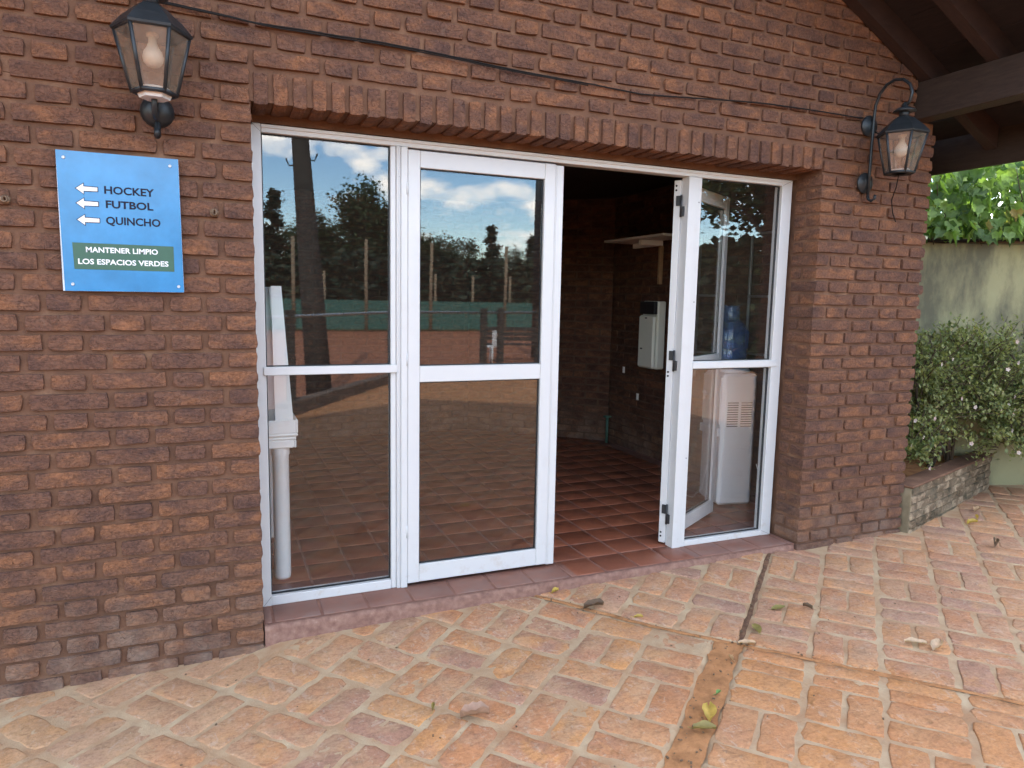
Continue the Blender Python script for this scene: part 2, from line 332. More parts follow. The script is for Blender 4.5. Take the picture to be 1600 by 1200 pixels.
# ------------------------------------------------------------------ helpers
def tag(o, label=None, cat=None, group=None, kind=None):
    if label: o['label'] = label
    if cat: o['category'] = cat
    if group: o['group'] = group
    if kind: o['kind'] = kind
    return o
def empty(name, loc=(0, 0, 0), rz=0.0, label=None, cat=None, group=None, kind=None):
    o = bpy.data.objects.new(name, None); COL.objects.link(o); o.location = loc; o.rotation_euler = (0, 0, rz)
    o.empty_display_size = 0.1
    return tag(o, label, cat, group, kind)
def link(name, me, parent=None, mat=None, mw=None):
    o = bpy.data.objects.new(name, me); COL.objects.link(o)
    if mat and not me.materials: me.materials.append(MATS[mat])
    if parent is not None: o.parent = parent
    if mw is not None: o.matrix_local = mw
    return o
class MB:
    def __init__(s): s.v = []; s.f = []; s.sm = []; s.rnd = []
    def add(s, vs, fs, smooth=False, M=None, rnd=0.0):
        o = len(s.v)
        s.v += [tuple(M @ Vector(p)) for p in vs] if M is not None else [tuple(p) for p in vs]
        s.f += [tuple(i+o for i in f) for f in fs]; s.sm += [smooth]*len(fs); s.rnd += [rnd]*len(vs)
        return s
    def box(s, x0, x1, y0, y1, z0, z1, bev=0.0, M=None, rnd=0.0):
        bm = bmesh.new(); bmesh.ops.create_cube(bm, size=1)
        for v in bm.verts: v.co = Vector(((x0+x1)/2+v.co.x*(x1-x0), (y0+y1)/2+v.co.y*(y1-y0), (z0+z1)/2+v.co.z*(z1-z0)))
        if bev: bmesh.ops.bevel(bm, geom=bm.edges[:], offset=bev, segments=1, affect='EDGES', profile=0.5)
        bm.verts.index_update()
        s.add([v.co.copy() for v in bm.verts], [[v.index for v in f.verts] for f in bm.faces], False, M, rnd); bm.free(); return s
    def tube(s, pts, r, n=8, M=None, caps=True, rnd=0.0):
        pts = [Vector(p) for p in pts]; rs = r if isinstance(r, (list, tuple)) else [r]*len(pts)
        vs = []; up = None
        for i, p in enumerate(pts):
            t = (pts[min(i+1, len(pts)-1)] - pts[max(i-1, 0)]).normalized()
            if up is None: a = t.orthogonal().normalized()
            else: a = (up - t*up.dot(t)).normalized()
            up = a; b = t.cross(a)
            for k in range(n):
                th = 2*math.pi*k/n; vs.append(p + rs[i]*(math.cos(th)*a + math.sin(th)*b))
        fs = [(i*n+k, i*n+(k+1) % n, (i+1)*n+(k+1) % n, (i+1)*n+k) for i in range(len(pts)-1) for k in range(n)]
        if caps: fs += [tuple(range(n))[::-1], tuple(range((len(pts)-1)*n, len(pts)*n))]
        return s.add(vs, fs, True, M, rnd)
    def lathe(s, prof, n=16, M=None, ph=0.0, smooth=True, sx=1.0, sy=1.0, rnd=0.0):
        vs = [(r*math.cos(2*math.pi*k/n+ph)*sx, r*math.sin(2*math.pi*k/n+ph)*sy, z) for r, z in prof for k in range(n)]
        fs = [(i*n+k, i*n+(k+1) % n, (i+1)*n+(k+1) % n, (i+1)*n+k) for i in range(len(prof)-1) for k in range(n)]
        fs += [tuple(range(n))[::-1], tuple(range((len(prof)-1)*n, len(prof)*n))]
        return s.add(vs, fs, smooth, M, rnd)
    def prism(s, poly, d0, d1, axis='z', M=None, rnd=0.0):
        n = len(poly)
        def P(a, b, d): return {'z': (a, b, d), 'y': (a, d, b), 'x': (d, a, b)}[axis]
        vs = [P(a, b, d0) for a, b in poly] + [P(a, b, d1) for a, b in poly]
        fs = [tuple(range(n))[::-1], tuple(range(n, 2*n))] + [(i, (i+1) % n, n+(i+1) % n, n+i) for i in range(n)]
        return s.add(vs, fs, False, M, rnd)
    def mesh(s, name, mat=None):
        me = bpy.data.meshes.new(name); me.from_pydata(s.v, [], s.f); me.update()
        me.polygons.foreach_set('use_smooth', s.sm)
        if any(s.rnd):
            a = me.attributes.new('rnd', 'FLOAT', 'POINT'); a.data.foreach_set('value', s.rnd)
        bm = bmesh.new(); bm.from_mesh(me); bmesh.ops.recalc_face_normals(bm, faces=bm.faces[:]); bm.to_mesh(me); bm.free()
        if mat: me.materials.append(MATS[mat])
        return me
    def obj(s, name, mat, parent=None, mw=None): return link(name, s.mesh(name, mat), parent, None, mw)
def T(x, y, z, rz=0.0): return Matrix.Translation((x, y, z)) @ Matrix.Rotation(rz, 4, 'Z')

# a rough hand-moulded brick: front on y=0 facing -y, 0..L in x, 0..H in z, D deep
def brick_geo(L, H, D, seed, nx, nz=3, amp=0.0022, q=1.0):
    rn = random.Random(seed); vs = []; off = Vector((seed*3.7, seed*1.3, 0))
    skew = rn.uniform(-.002, .002)*q; sk2 = rn.uniform(-.002, .002)*q
    for j in range(nz+1):
        for i in range(nx+1):
            u, w = i/nx, j/nz
            ei, ej = i in (0, nx), j in (0, nz)
            x = u*L; z = w*H + skew*(u-.5)*2 + sk2*(w-.5)*math.sin(u*3.1)
            y = amp*1.5*noise.noise(Vector((x*22, z*22, 0)) + off)
            if ei:
                x += (0.004 if i == 0 else -0.004)*rn.uniform(.2, 1.3); y += rn.uniform(.0003, .0022)
            elif nx > 1: x += rn.uniform(-.25, .25)*L/nx
            if ej:
                z += (0.0024 if j == 0 else -0.0024)*rn.uniform(-.35, 1.0)*q*(.55 if rn.random() < .88 else 1.8); y += rn.uniform(.0002, .0018)
            if ei and ej:
                x += (1 if i == 0 else -1)*rn.uniform(.001, .005); z += (1 if j == 0 else -1)*rn.uniform(0, .003); y += .0015
            if rn.random() < .05: y += rn.uniform(.002, .006)
            vs.append((x, y, z))
    fs = [(j*(nx+1)+i, j*(nx+1)+i+1, (j+1)*(nx+1)+i+1, (j+1)*(nx+1)+i) for j in range(nz) for i in range(nx)]
    ring = [i for i in range(nx+1)] + [j*(nx+1)+nx for j in range(1, nz+1)] + [nz*(nx+1)+i for i in range(nx-1, -1, -1)] + [j*(nx+1) for j in range(nz-1, 0, -1)]
    cx, cz = L/2, H/2; m = len(ring); prev = ring
    for yy, grow in ((0.006, 0.0012), (D, 0.0012)):
        st = len(vs)
        for k in ring:
            x, y, z = vs[k]
            vs.append((x+(grow if x > cx else -grow), max(yy, y+.0025), z+(grow if z > cz else -grow)))
        cur = list(range(st, st+m))
        fs += [(prev[(k+1) % m], prev[k], cur[k], cur[(k+1) % m]) for k in range(m)]
        prev = cur
    return vs, fs
BR_CACHE = {}
def brick_variant(L, H, D, n, fam):
    key = (round(L, 3), round(H, 3), round(D, 3), fam)
    if key not in BR_CACHE:
        BR_CACHE[key] = [brick_geo(L, H, D, (round(L*1000)*7+sum(map(ord, fam))*13+k*31) % 997 + k, max(3, int(L/0.032)), 3, .0022, .40 if fam in 'sp' else .72) for k in range(n)]
    return random.choice(BR_CACHE[key])
ME_CACHE = {}
def geo_mesh(geo, name, mat):
    k = (id(geo), mat)
    if k not in ME_CACHE:
        ME_CACHE[k] = MB().add(geo[0], geo[1], True).mesh(name, mat)
        if 'brick' in name and name != 'paver_brick': ME_CACHE[k].set_sharp_from_angle(angle=R(38))
    return ME_CACHE[k]
def place_pieces(items, parent, name, mat, limit=300, rest_name=None, seen=None):
    """items: (geo, matrix). The largest in view become parts, the rest one joined part."""
    sc = []
    for g, M in items:
        c = M @ (sum((Vector(v) for v in g[0]), Vector()) / len(g[0]))
        q = project(c); vis = in_frame(c, 30) and (seen is None or seen(c))
        sc.append((0 if not vis else 1.0/q[2], g, M))
    order = sorted(range(len(sc)), key=lambda i: -sc[i][0]); mb = MB(); n = 0
    for r, i in enumerate(order):
        s, g, M = sc[i]
        if r < limit and s > 0:
            link(name, geo_mesh(g, name, mat), parent, None, M); n += 1
        else: mb.add(g[0], g[1], True, M, random.random()*.998+.001)
    if mb.v:
        o = mb.obj(rest_name or name, mat, parent); o['kind'] = 'stuff'
        if 'brick' in name and name != 'paver_brick': o.data.set_sharp_from_angle(angle=R(38))
    return n

# ------------------------------------------------------------------ layout numbers
C = 0.075; W = 3.030; WR = 3.917; WL = -2.13
def row_z(r): return (31-r)*C
XB = 3.735; XRIDGE = 0.90; SL = 0.52
def rafter_z(x): return 2.825 - SL*(abs(x-XRIDGE) - (XB-XRIDGE))
def ground_z(x, y=-1.0):
    z = -0.044 + 0.0215*x
    if y > -.5 and -.06 < x < 3.06:                 # the paving is bedded up against the door step
        k = min(1, (y+.5)/.5); k = k*k*(3-2*k)
        z += .030*k*min(1, (x+.06)/.12)*min(1, (3.06-x)/.25)
    return z
DF = 0.20                                            # front of the aluminium frame
ZF = 0.065                                           # floor level

# ------------------------------------------------------------------ ground
sheet = MB(); sheet.add([(-400, -400, -.24), (400, -400, -.24), (400, 400, -.24), (-400, 400, -.24)], [(0, 1, 2, 3)])
tag(sheet.obj('ground', 'grass_ground'), kind='structure')
court = MB(); court.add([(-16, -31, -.19), (26, -31, -.19), (26, -9.4, -.19), (6, -9.4, -.19), (2.7, -8.4, -.19), (-3.3, 0.6, -.19), (-16, 0.6, -.19)], [tuple(range(7))])
tag(court.obj('clay_court', 'clay'), kind='structure')
KERB = [(-3.3, .6), (.58, -5.5), (2.7, -8.6), (6.0, -9.6), (9.5, -9.9)]
pav = tag(empty('brick_pavement'), kind='structure')
poly = KERB + [(9.5, 2.6), (3.95, 2.6), (3.95, .34), (-3.3+.2, .62)]
A41 = R(41); E1 = Vector((math.cos(A41), math.sin(A41))); E2 = Vector((math.sin(A41), -math.cos(A41)))
def bed_z(x, y):
    z = ground_z(x, y)-.0026+.0022*noise.noise(Vector((x*9, y*9, 1)))+.0022*noise.noise(Vector((x*27, y*27, 5)))+.0012*noise.noise(Vector((x*70, y*70, 9)))
    sv, tv = E1.x*x+E1.y*y, E2.x*x+E2.y*y
    if sv < .99 and 1.74 < tv < 1.87: z -= .012
    elif (sv >= .97 and 1.832 < tv < 1.866) or (.955 < sv < .99): z -= .008
    return z
X0_, X1_, Y0_, Y1_, ST_ = -1.6, 6.8, -2.2, 1.6, .016
nx_, ny_ = int((X1_-X0_)/ST_), int((Y1_-Y0_)/ST_)
gv = [(X0_+i*ST_, Y0_+j*ST_, bed_z(X0_+i*ST_, Y0_+j*ST_)) for j in range(ny_+1) for i in range(nx_+1)]
gf = [(j*(nx_+1)+i, j*(nx_+1)+i+1, (j+1)*(nx_+1)+i+1, (j+1)*(nx_+1)+i) for j in range(ny_) for i in range(nx_) if not (gv[j*(nx_+1)+i][1] > .05 and gv[j*(nx_+1)+i][0] < 3.85)]
pm = MB(); pm.add(gv, gf, True); pm.obj('mortar_bed', 'paver_mortar', pav)
pm = MB(); pm.add([(x, y, ground_z(x)-.022) for x, y in poly], [tuple(range(len(poly)))])
far = MB()
far.add([(x, y, ground_z(x)-.003) for x, y in [(-1.95, -1.6), (.58, -5.5), (2.7, -8.6), (6.0, -9.6), (9.5, -9.9), (9.5, 2.6), (X1_, 2.6), (X1_, Y0_), (-1.55, Y0_)]], [(0, 1, 2, 3, 4, 5, 6, 7, 8)])
far.obj('mortar_bed', 'paver_mortar', pav)
pm.obj('sub_base', 'soil', pav)

def paver_geo(L, Wd, seed, h=0.022):
    rn = random.Random(seed); out = []
    nl, nw = 5, 3
    def edge(a, b, n): return [(a[0]+(b[0]-a[0])*i/n, a[1]+(b[1]-a[1])*i/n) for i in range(n)]
    c = [(0, 0), (L, 0), (L, Wd), (0, Wd)]
    pts = edge(c[0], c[1], nl)+edge(c[1], c[2], nw)+edge(c[2], c[3], nl)+edge(c[3], c[0], nw)
    for i, (x, y) in enumerate(pts):
        corner = i in (0, nl, nl+nw, 2*nl+nw); k = rn.uniform(.002, .010) if corner else 0
        dx, dy = L/2-x, Wd/2-y; d = math.hypot(dx, dy)
        j = rn.uniform(-.0045, .0080)
        out.append((x+dx/d*(k+j)*1.0, y+dy/d*(k+j)))
    n = len(out); cx, cy = L/2, Wd/2; vs = []; fs = []
    tx, ty = rn.uniform(-.012, .012), rn.uniform(-.015, .015)
    def zt(x, y): return h + (x-cx)*tx + (y-cy)*ty
    for sc_, dz in ((1.0, -h-.006), (1.0, -.0055), (0.985, -.0015), (0.94, 0.0)):
        for x, y in out:
            X, Y = cx+(x-cx)*sc_, cy+(y-cy)*(sc_ if sc_ == 1 else 1-(1-sc_)*1.6)
            vs.append((X, Y, zt(X, Y)+dz+(rn.uniform(-.0012, .0012) if dz > -.01 else 0)))
    for a in range(3): fs += [(a*n+i, a*n+(i+1) % n, (a+1)*n+(i+1) % n, (a+1)*n+i) for i in range(n)]
    fs.append(tuple(range(3*n, 4*n)))
    return vs, fs
PV = [paver_geo(.252, .123, 40+k) for k in range(22)]
PVN = [paver_geo(.252, .088, 80+k) for k in range(6)]
PVW = [paver_geo(.252, .140, 90+k) for k in range(6)]
A41 = R(41); E1 = Vector((math.cos(A41), math.sin(A41))); E2 = Vector((math.sin(A41), -math.cos(A41)))
MOD = 0.275
def inside_paving(x, y):
    c = False; n = len(poly); j = n-1
    for i in range(n):
        xi, yi = poly[i]; xj, yj = poly[j]
        if (yi > y) != (yj > y) and x < (xj-xi)*(y-yi)/(yj-yi)+xi: c = not c
        j = i
    if not c: return False
    if x < W+.02 and y > .055: return False
    if x < WR and y > .05: return False
    if x >= WR and y > -.05+(x-3.93)*.315+.03 and x < 5.5: return False       # planter
    if x >= 5.3 and y > .48-.42*(x-5.65)-.02: return False                    # garden wall
    if x < 0 and y > .05: return False
    return True
pv_items = []
def put_paver(s, t, along1, geos, proud=0.0, swap=False):
    """brick with lower corner at (s,t) in the 41 degree grid; long side along e1 or e2"""
    L = .252; g = random.choice(geos); wd = max(v[1] for v in g[0])
    cs, ct = (s+L/2, t+wd/2) if along1 else (s+wd/2, t+L/2)
    p = E1*cs + E2*ct
    if not inside_paving(p.x, p.y): return
    ang = A41 if along1 else A41-math.pi/2
    if random.random() < .5: ang += math.pi
    ang += random.uniform(-.02, .02)
    gx = (ground_z(p.x+.03, p.y)-ground_z(p.x-.03, p.y))/.06; gy = (ground_z(p.x, p.y+.03)-ground_z(p.x, p.y-.03))/.06
    tilt = Vector((0, 0, 1)).rotation_difference(Vector((-gx, -gy, 1))).to_matrix().to_4x4()
    M = Matrix.Translation((p.x, p.y, ground_z(p.x, p.y)-.0226+proud+random.uniform(-.0022, .0024))) @ tilt @ Matrix.Rotation(ang, 4, 'Z') @ Matrix.Translation((-L/2, -wd/2, 0))
    pv_items.append((g, M))
def module(s, t, along1, proud=0.0):
    j = lambda: random.uniform(-.004, .004)
    for k in (0, 1):
        q = .009 + k*.1365
        if along1: put_paver(s+.0115+j(), t+q+j(), True, PV, proud)
        else: put_paver(s+q+j(), t+.0115+j(), False, PV, proud)
for i in range(-40, 34):                       # front-left block
    for j in range(0, 48):
        s, t = .24+i*MOD, 1.745-(j+1)*MOD
        if t < -9 or s+MOD > .80+.001: continue
        module(s, t, (i+j) % 2 == 0, 0.001)
for j in range(0, 48):                       # a single course along the crack
    t = 1.745-(j+1)*MOD
    if t > -9: put_paver(.797, t+.016, False, PVW)
for i in range(-40, 34):                       # front-right block
    for j in range(0, 40):
        s, t = .76-(i+1)*.272, 1.862+j*MOD
        if s+MOD > .77: continue
        module(s, t, (i+j) % 2 == 1, 0.003)
for j in range(0, 40):
    for k in (0, 1): put_paver(.765+k*.096, 1.862+j*MOD+.016, False, PVN, 0.002)
for i in range(0, 30):                         # right block behind the crack
    for j in range(0, 40): module(.975+i*MOD, 1.862+j*MOD, (i+j) % 2 == 1, 0.002)
for i in range(0, 12):                         # small block at the door step
    for j in range(0, 12): module(.985+i*MOD, 1.838-(j+1)*MOD, (i+j) % 2 == 0, 0.002)
def pav_seen(c):
    return not (c.y > 0.0 and c.x < 3.95)
place_pieces(pv_items, pav, 'paver_brick', 'paver_brick', 300, 'paver_field', pav_seen)

def strip(pts_l, pts_r, name, mat, parent, z0=.001, amp=.004):
    mb = MB(); vs = []; n = len(pts_l); k = 5
    for a, b in zip(pts_l, pts_r):
        for q in range(k):
            p = a.lerp(b, q/(k-1)); vs.append((p.x, p.y, ground_z(p.x, p.y)+z0+(random.uniform(-amp, amp) if 0 < q < k-1 else -.003)))
    mb.add(vs, [(i*k+q, i*k+q+1, (i+1)*k+q+1, (i+1)*k+q) for i in range(n-1) for q in range(k-1)], True)
    return mb.obj(name, mat, parent)
def stp(s, t): p = E1*s+E2*t; return Vector((p.x, p.y, 0))
sl = [.98-i*.05 for i in range(60)]
tag(strip([stp(s, 1.742+random.uniform(-.008, .012)) for s in sl], [stp(s, 1.866+random.uniform(-.008, .006)) for s in sl], 'soil_gutter', 'soil', None, -.005, .004), kind='structure')
sl = [.985+i*.05 for i in range(26)]
tag(strip([stp(s, 1.838+random.uniform(-.004, .004)) for s in sl], [stp(s, 1.861+random.uniform(-.004, .004)) for s in sl], 'soil_joint', 'dark_soil', None, -.004, .003), kind='structure')
tl = [-.2+i*.05 for i in range(75)]
tag(strip([stp(.962+random.uniform(-.008, .006), t) for t in tl], [stp(.985+random.uniform(-.004, .006), t) for t in tl], 'soil_crack', 'soil', None, -.003, .003), kind='structure')

# ------------------------------------------------------------------ brick facade
wall = empty('brick_wall', (0, 0, 0), 0, 'dark red brick gable wall with soldier course over the white glass doors', 'wall')
pillar = empty('brick_pillar', (0, 0, 0), 0, 'brick pier of sharp cut corner between the glass door and the planter', 'pillar')
YM = 0.0160
def gable(xa, xb, z0, cut=.012):
    pts = [(xa, z0), (xb, z0)]
    pts.append((xb, rafter_z(xb)+.10))
    if xa < XRIDGE < xb: pts.append((XRIDGE, rafter_z(XRIDGE)+.10))
    pts.append((xa, rafter_z(xa)+.10))
    return pts
mm = MB()
mm.prism([(WL, -.25), (-.004, -.25), (-.004, 2.262), (WL, 2.262)], YM, .30, 'y')
mm.prism(gable(WL, XB-.012, 2.264), YM, .30, 'y')
mm.prism([(XB-.012, 2.264), (WR-.012, 2.264), (WR-.012, 2.60), (XB-.012, 2.60)], YM, .30, 'y')
mm.obj('mortar', 'facade_mortar', wall)
mp_ = MB(); mp_.box(W+.011, WR-.012, YM, .30, -.2, 2.2625)
mp_.obj('mortar', 'facade_mortar', pillar)
# inner lining of the opening behind the soldier course
ln = MB(); ln.box(-.003, W+.009, DF+.002, .298, 2.2245, 2.2625); ln.obj('lintel_bed', 'facade_mortar', wall)

S_, H_, J_ = .258, .1175, .0185
PER = S_+H_+2*J_
w_items, p_items = [], []
def jit(a): return random.uniform(-a, a)
def add_brick(items, x0, x1, z, D=.10, h=.0575, y=None, fam='w', nvar=9):
    L = round((x1-x0)/.005)*.005
    if L < .03: return
    g = brick_variant(L, h, D, nvar, fam)
    items.append((g, T((x0+x1)/2-L/2+jit(.002), (jit(.0035) if y is None else y), z+jit(.0018), 0) @ Matrix.Rotation(jit(.006), 4, 'Y')))
def flemish(odd, x_lo, x_hi, anchor=0.0):
    """brick intervals between x_lo and x_hi, anchored on a jamb at x=anchor"""
    out = []
    for k in range(-12, 14):
        b = anchor + k*PER
        if odd: seg = [(b-H_, b), (b+J_, b+J_+S_)]
        else: seg = [(b-H_-J_-S_/2-H_/2-.0+(0), b-H_-J_-S_/2+H_/2), (b-H_/2-S_/2, b-H_/2+S_/2)]
        out += seg
    res = []
    for a, c in out:
        a2, c2 = max(a, x_lo), min(c, x_hi)
        if c2-a2 > .045: res.append((a2, c2))
    return res
for r in range(2, 34):                                       # left of the doors
    for a, b in flemish(r % 2 == 1, WL, 0.0):
        add_brick(w_items, a, b, row_z(r), .26 if b > -.01 else .10)
for r in (0, 1):                                              # beside the soldier course
    for a, b in flemish(r % 2 == 1, WL, -.006): add_brick(w_items, a, b, row_z(r))
for r in range(-1, -26, -1):                                  # gable over the doors
    z = row_z(r); zt = z+.058
    d = (2.825+SL*(XB-XRIDGE)+.07-zt)/SL
    if d < .1: break
    xa, xb = max(WL, XRIDGE-d), min(WR, XRIDGE+d)
    if zt > 2.60: xb = min(xb, XB-.005)
    sh = .012*math.sin(r*2.1)
    for a, b in flemish(r % 2 == 1, xa, xb, sh): add_brick(w_items, a, b, z)
for r in (0, 1):                                              # right of the soldier course, up to the pier end
    xs = ([W+.006, W+.084, W+.10, W+.23, W+.247, W+.33, W+.35, W+.607, W+.625, W+.742, W+.76, WR] if r == 0 else
          [W+.006, W+.268, W+.286, W+.404, W+.422, W+.68, W+.70, WR])
    for a, b in zip(xs[::2], xs[1::2]): add_brick(w_items, a, b, row_z(r))
oddx = [(0, .302), (.322, .462), (.480, .742), (.760, .887)]
evenx = [(0, .095), (.112, .248), (.264, .522), (.540, .676), (.692, .887)]
for r in range(2, 34):
    for k, (a, b) in enumerate(oddx if r % 2 else evenx):
        end = jit(.008) if k == len(oddx if r % 2 else evenx)-1 else 0
        if k == 0: add_brick(p_items, W+a, W+b, row_z(r), .105 if r % 2 else .192, y=jit(.002), fam='c')
        else: add_brick(p_items, W+a, W+b+end, row_z(r), .10)
    # return face: closers next to the frame
    if r % 2:
        g = brick_variant(.075, .0575, .09, 5, 'q')
        p_items.append((g, T(W+jit(.002), .198, row_z(r), -math.pi/2)))
def wall_seen(c): return True
place_pieces(w_items, wall, 'brick', 'facade_brick', 300, 'brick_field')
place_pieces(p_items, pillar, 'brick', 'facade_brick', 300, 'brick_field')
s_items = []
ns = 40; pit = (W-.004)/ns
for k in range(ns):
    g = brick_variant(.125, .052, .195, 10, 's')
    M = T(k*pit+pit/2-.027+jit(.002), jit(.003)-.001, 2.25+jit(.002)) @ Matrix.Rotation(-math.pi/2, 4, 'Y') @ Matrix.Translation((0, 0, -.052))
    s_items.append((g, M))
place_pieces(s_items, wall, 'soldier_brick', 'facade_brick', 60)

# side walls, ceiling and inner walls of the room
def slab(name, mat, boxes, label=None, cat=None, parent=None, kind=None):
    m = MB()
    for b in boxes: m.box(*b)
    return tag(m.obj(name, mat, parent), label, cat, None, kind)
slab('side_wall', 'facade_mortar', [(WL, WL+.25, .302, 4.6, -.25, 2.72)], 'plain outer side wall closing the left end of the brick building', 'wall')
slab('side_wall', 'facade_mortar', [(3.70, WR-.02, .302, 4.6, -.25, 2.72)], 'plain outer side wall closing the planter end of the brick building', 'wall')
slab('rear_wall', 'facade_mortar', [(WL+.25, 3.70, 4.35, 4.6, -.25, 2.72)], 'plain rear wall closing the far side of the brick building', 'wall')
ceil = MB(); ceil.box(WL+.25, 3.70, .302, 4.35, 2.50, 2.62)
tag(ceil.obj('ceiling', 'board_wood'), kind='structure')

def inner_wall(p0, p1, z0, z1, label, face):
    """brick lining from p0 to p1 (plan), bricks facing the left of the direction p0->p1 rotated by face"""
    d = Vector((p1[0]-p0[0], p1[1]-p0[1], 0)); L = d.length; rz = math.atan2(d.y, d.x)
    o = empty('inner_wall', (p0[0], p0[1], 0), rz, label, 'wall')
    b = MB(); b.box(0, L, .008, .06, z0, z1); b.obj('mortar', 'inner_mortar', o)
    items = []; r = 0; z = z0+.006
    M0 = Matrix.Translation((p0[0], p0[1], 0)) @ Matrix.Rotation(rz, 4, 'Z')
    while z < z1-.05:
        x = -.13 if r % 2 else 0.0
        while x < L:
            a, c = max(x, 0), min(x+.25, L)
            if c-a > .04:
                g = brick_variant(round((c-a)/.01)*.01, .058, .05, 4, 'i')
                items.append((g, Matrix.Translation((a, jit(.001), z)) ))
            x += .262
        z += .0715; r += 1
    # individual bricks where they can be seen through the doorway
    mb = MB(); n = 0
    vis = []
    for g, M in items:
        c = M0 @ M @ Vector((.12, 0, .03)); q = project(c)
        ok = q is not None and in_frame(c, 5)
        if ok:
            dd = (c-CAM); t = (DF-CAM.y)/dd.y; X = CAM.x+dd.x*t; Z = CAM.z+dd.z*t
            ok = (1.48 < X < 2.95) and .1 < Z < 2.2
        vis.append(ok)
    for (g, M), ok in zip(items, vis):
        if ok and n < 300: link('brick', geo_mesh(g, 'brick', 'inner_brick'), o, None, M); n += 1
        else: mb.add(g[0], g[1], True, M, random.random()*.998+.001)
    if mb.v: q = mb.obj('brick_field', 'inner_brick', o); q['kind'] = 'stuff'
    return o
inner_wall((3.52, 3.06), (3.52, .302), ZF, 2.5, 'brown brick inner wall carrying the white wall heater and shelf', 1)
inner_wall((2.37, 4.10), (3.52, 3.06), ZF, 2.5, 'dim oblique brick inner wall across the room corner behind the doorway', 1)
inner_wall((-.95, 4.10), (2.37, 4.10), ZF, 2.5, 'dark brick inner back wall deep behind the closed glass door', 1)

# ------------------------------------------------------------------ tiled floor and door step
floor_ = tag(empty('tiled_floor'), kind='structure')
gm = MB(); gm.box(.001, W-.001, .022, .3, -.2, ZF-.0015); gm.box(WL+.25, 3.70, .302, 4.35, -.2, ZF-.0015); gm.obj('grout', 'grout', floor_)
t_items = []
def tile_geo(L, Wd, seed):
    rn = random.Random(seed); b = .004
    base = [(0, 0), (L, 0), (L, Wd), (0, Wd)]; vs = []
    for z, ins in ((-.012, 0), (.0, .0005), (.0022, b)):
        for x, y in base: vs.append((x+(ins if x == 0 else -ins), y+(ins if y == 0 else -ins), z+rn.uniform(-.0004, .0004)))
    fs = [(a*4+i, a*4+(i+1) % 4, (a+1)*4+(i+1) % 4, (a+1)*4+i) for a in (0, 1) for i in range(4)] + [(8, 9, 10, 11)]
    return vs, fs
TG = {}
def tile(x0, x1, y0, y1):
    L, Wd = round(x1-x0, 3), round(y1-y0, 3)
    if L < .03 or Wd < .03: return
    if (L, Wd) not in TG: TG[(L, Wd)] = [tile_geo(L, Wd, k) for k in range(4)]
    t_items.append((random.choice(TG[(L, Wd)]), T(x0, y0, ZF-.0005+jit(.0006), jit(.004))))
for i in range(-16, 10):
    x0 = 1.936+i*.2105
    for j in range(0, 20):
        y0 = .036+j*.2105-(.0 if j else .006)
        y1 = .036+(j+1)*.2105-.011
        a, b = x0+.006, x0+.2045
        if j == 0: a, b = max(a, .004), min(b, W-.004)
        elif y0 < .302 and (a < .0 or b > W): a, b = max(a, .004), min(b, W-.01)
        if a < WL+.27 or b > 3.56 or b-a < .03: 
            if j: continue
        tile(a, b, y0, y1)
def fl_seen(c): return 0 < c.x < 3.5 and c.y < 3.3
place_pieces(t_items, floor_, 'floor_tile', 'terracotta_tile', 300, 'tile_field', fl_seen)
def step():
    n = 90; vs = []; rows = []
    for i in range(n+1):
        x = .002+(W-.03)*i/n; nz = noise.noise(Vector((x*9, 3, 0)))*.003+noise.noise(Vector((x*31, 9, 0)))*.0022
        chip = max(0, noise.noise(Vector((x*14, 21, 0)))-.28)*.02
        vs += [(x, -.004+nz*.6, -.16), (x, -.006+nz, ZF-.022+nz-chip), (x, .002+nz+chip, ZF-.006+nz-chip*1.2), (x, .0135+nz, ZF-.0022), (x, .0265, ZF-.0019), (x, .0265, -.16)]
    k = 6
    fs = [(i*k+q, (i+1)*k+q, (i+1)*k+q+1, i*k+q+1) for i in range(n) for q in range(k-1)] + [tuple(range(k)), tuple(range(n*k, n*k+k))[::-1]]
    tag(MB().add(vs, fs, True).obj('door_step', 'step_paint'), kind='structure')
step()

# ------------------------------------------------------------------ glazed entrance
ent = empty('glazed_entrance', (0, 0, 0), 0, 'white aluminium glazed entrance with fixed sidelights and two hinged doors', 'glass door')
B = .0025
sb = MB(); n_ = 150; vs_ = []
for i in range(n_+1):
    z = .07+2.14*i/n_; wv_ = .006+.006*noise.noise(Vector((z*16, 2, 0)))+.004*noise.noise(Vector((z*60, 7, 0)))
    vs_ += [(-.003-wv_, DF+.004, z), (.002, DF-.006, z), (.010, DF-.003, z)]
sb.add(vs_, [(i*3+q, i*3+q+1, i*3+q+4, i*3+q+3) for i in range(n_) for q in (0, 1)], True)
sb.obj('sealant_bead', 'white_aluminium', ent)
for (xa, za, xb, zb) in ((.009, .067, .044, .110), (2.934, 2.187, 3.004, 2.220), (.009, 2.220, .044, 2.188), (2.934, .098, 3.004, .067)):
    d_ = Vector((xb-xa, 0, zb-za)); L_ = d_.length
    MB().box(0, L_, -.0006, .0012, -.0006, .0006, 0, Matrix.Translation((xa, DF, za)) @ Matrix.Rotation(-math.atan2(zb-za, xb-xa), 4, 'Y')).obj('mitre_joint', 'gasket', ent)
Y0, Y1 = DF, DF+.065
fr = MB()
XL, XR, ZB, ZT = .008, 3.006, .0655, 2.222
fr.box(XL, .045, Y0, Y1, ZB, ZT, B); fr.box(2.932, XR, Y0, Y1, ZB, ZT, B)
fr.box(.0455, 2.9315, Y0+.001, Y1-.001, 2.186, ZT-.001, B)
fr.box(.0455, .606, Y0+.001, Y1-.001, ZB+.001, .112, B); fr.box(2.3565, 2.9315, Y0+.001, Y1-.001, ZB+.001, .100, B)
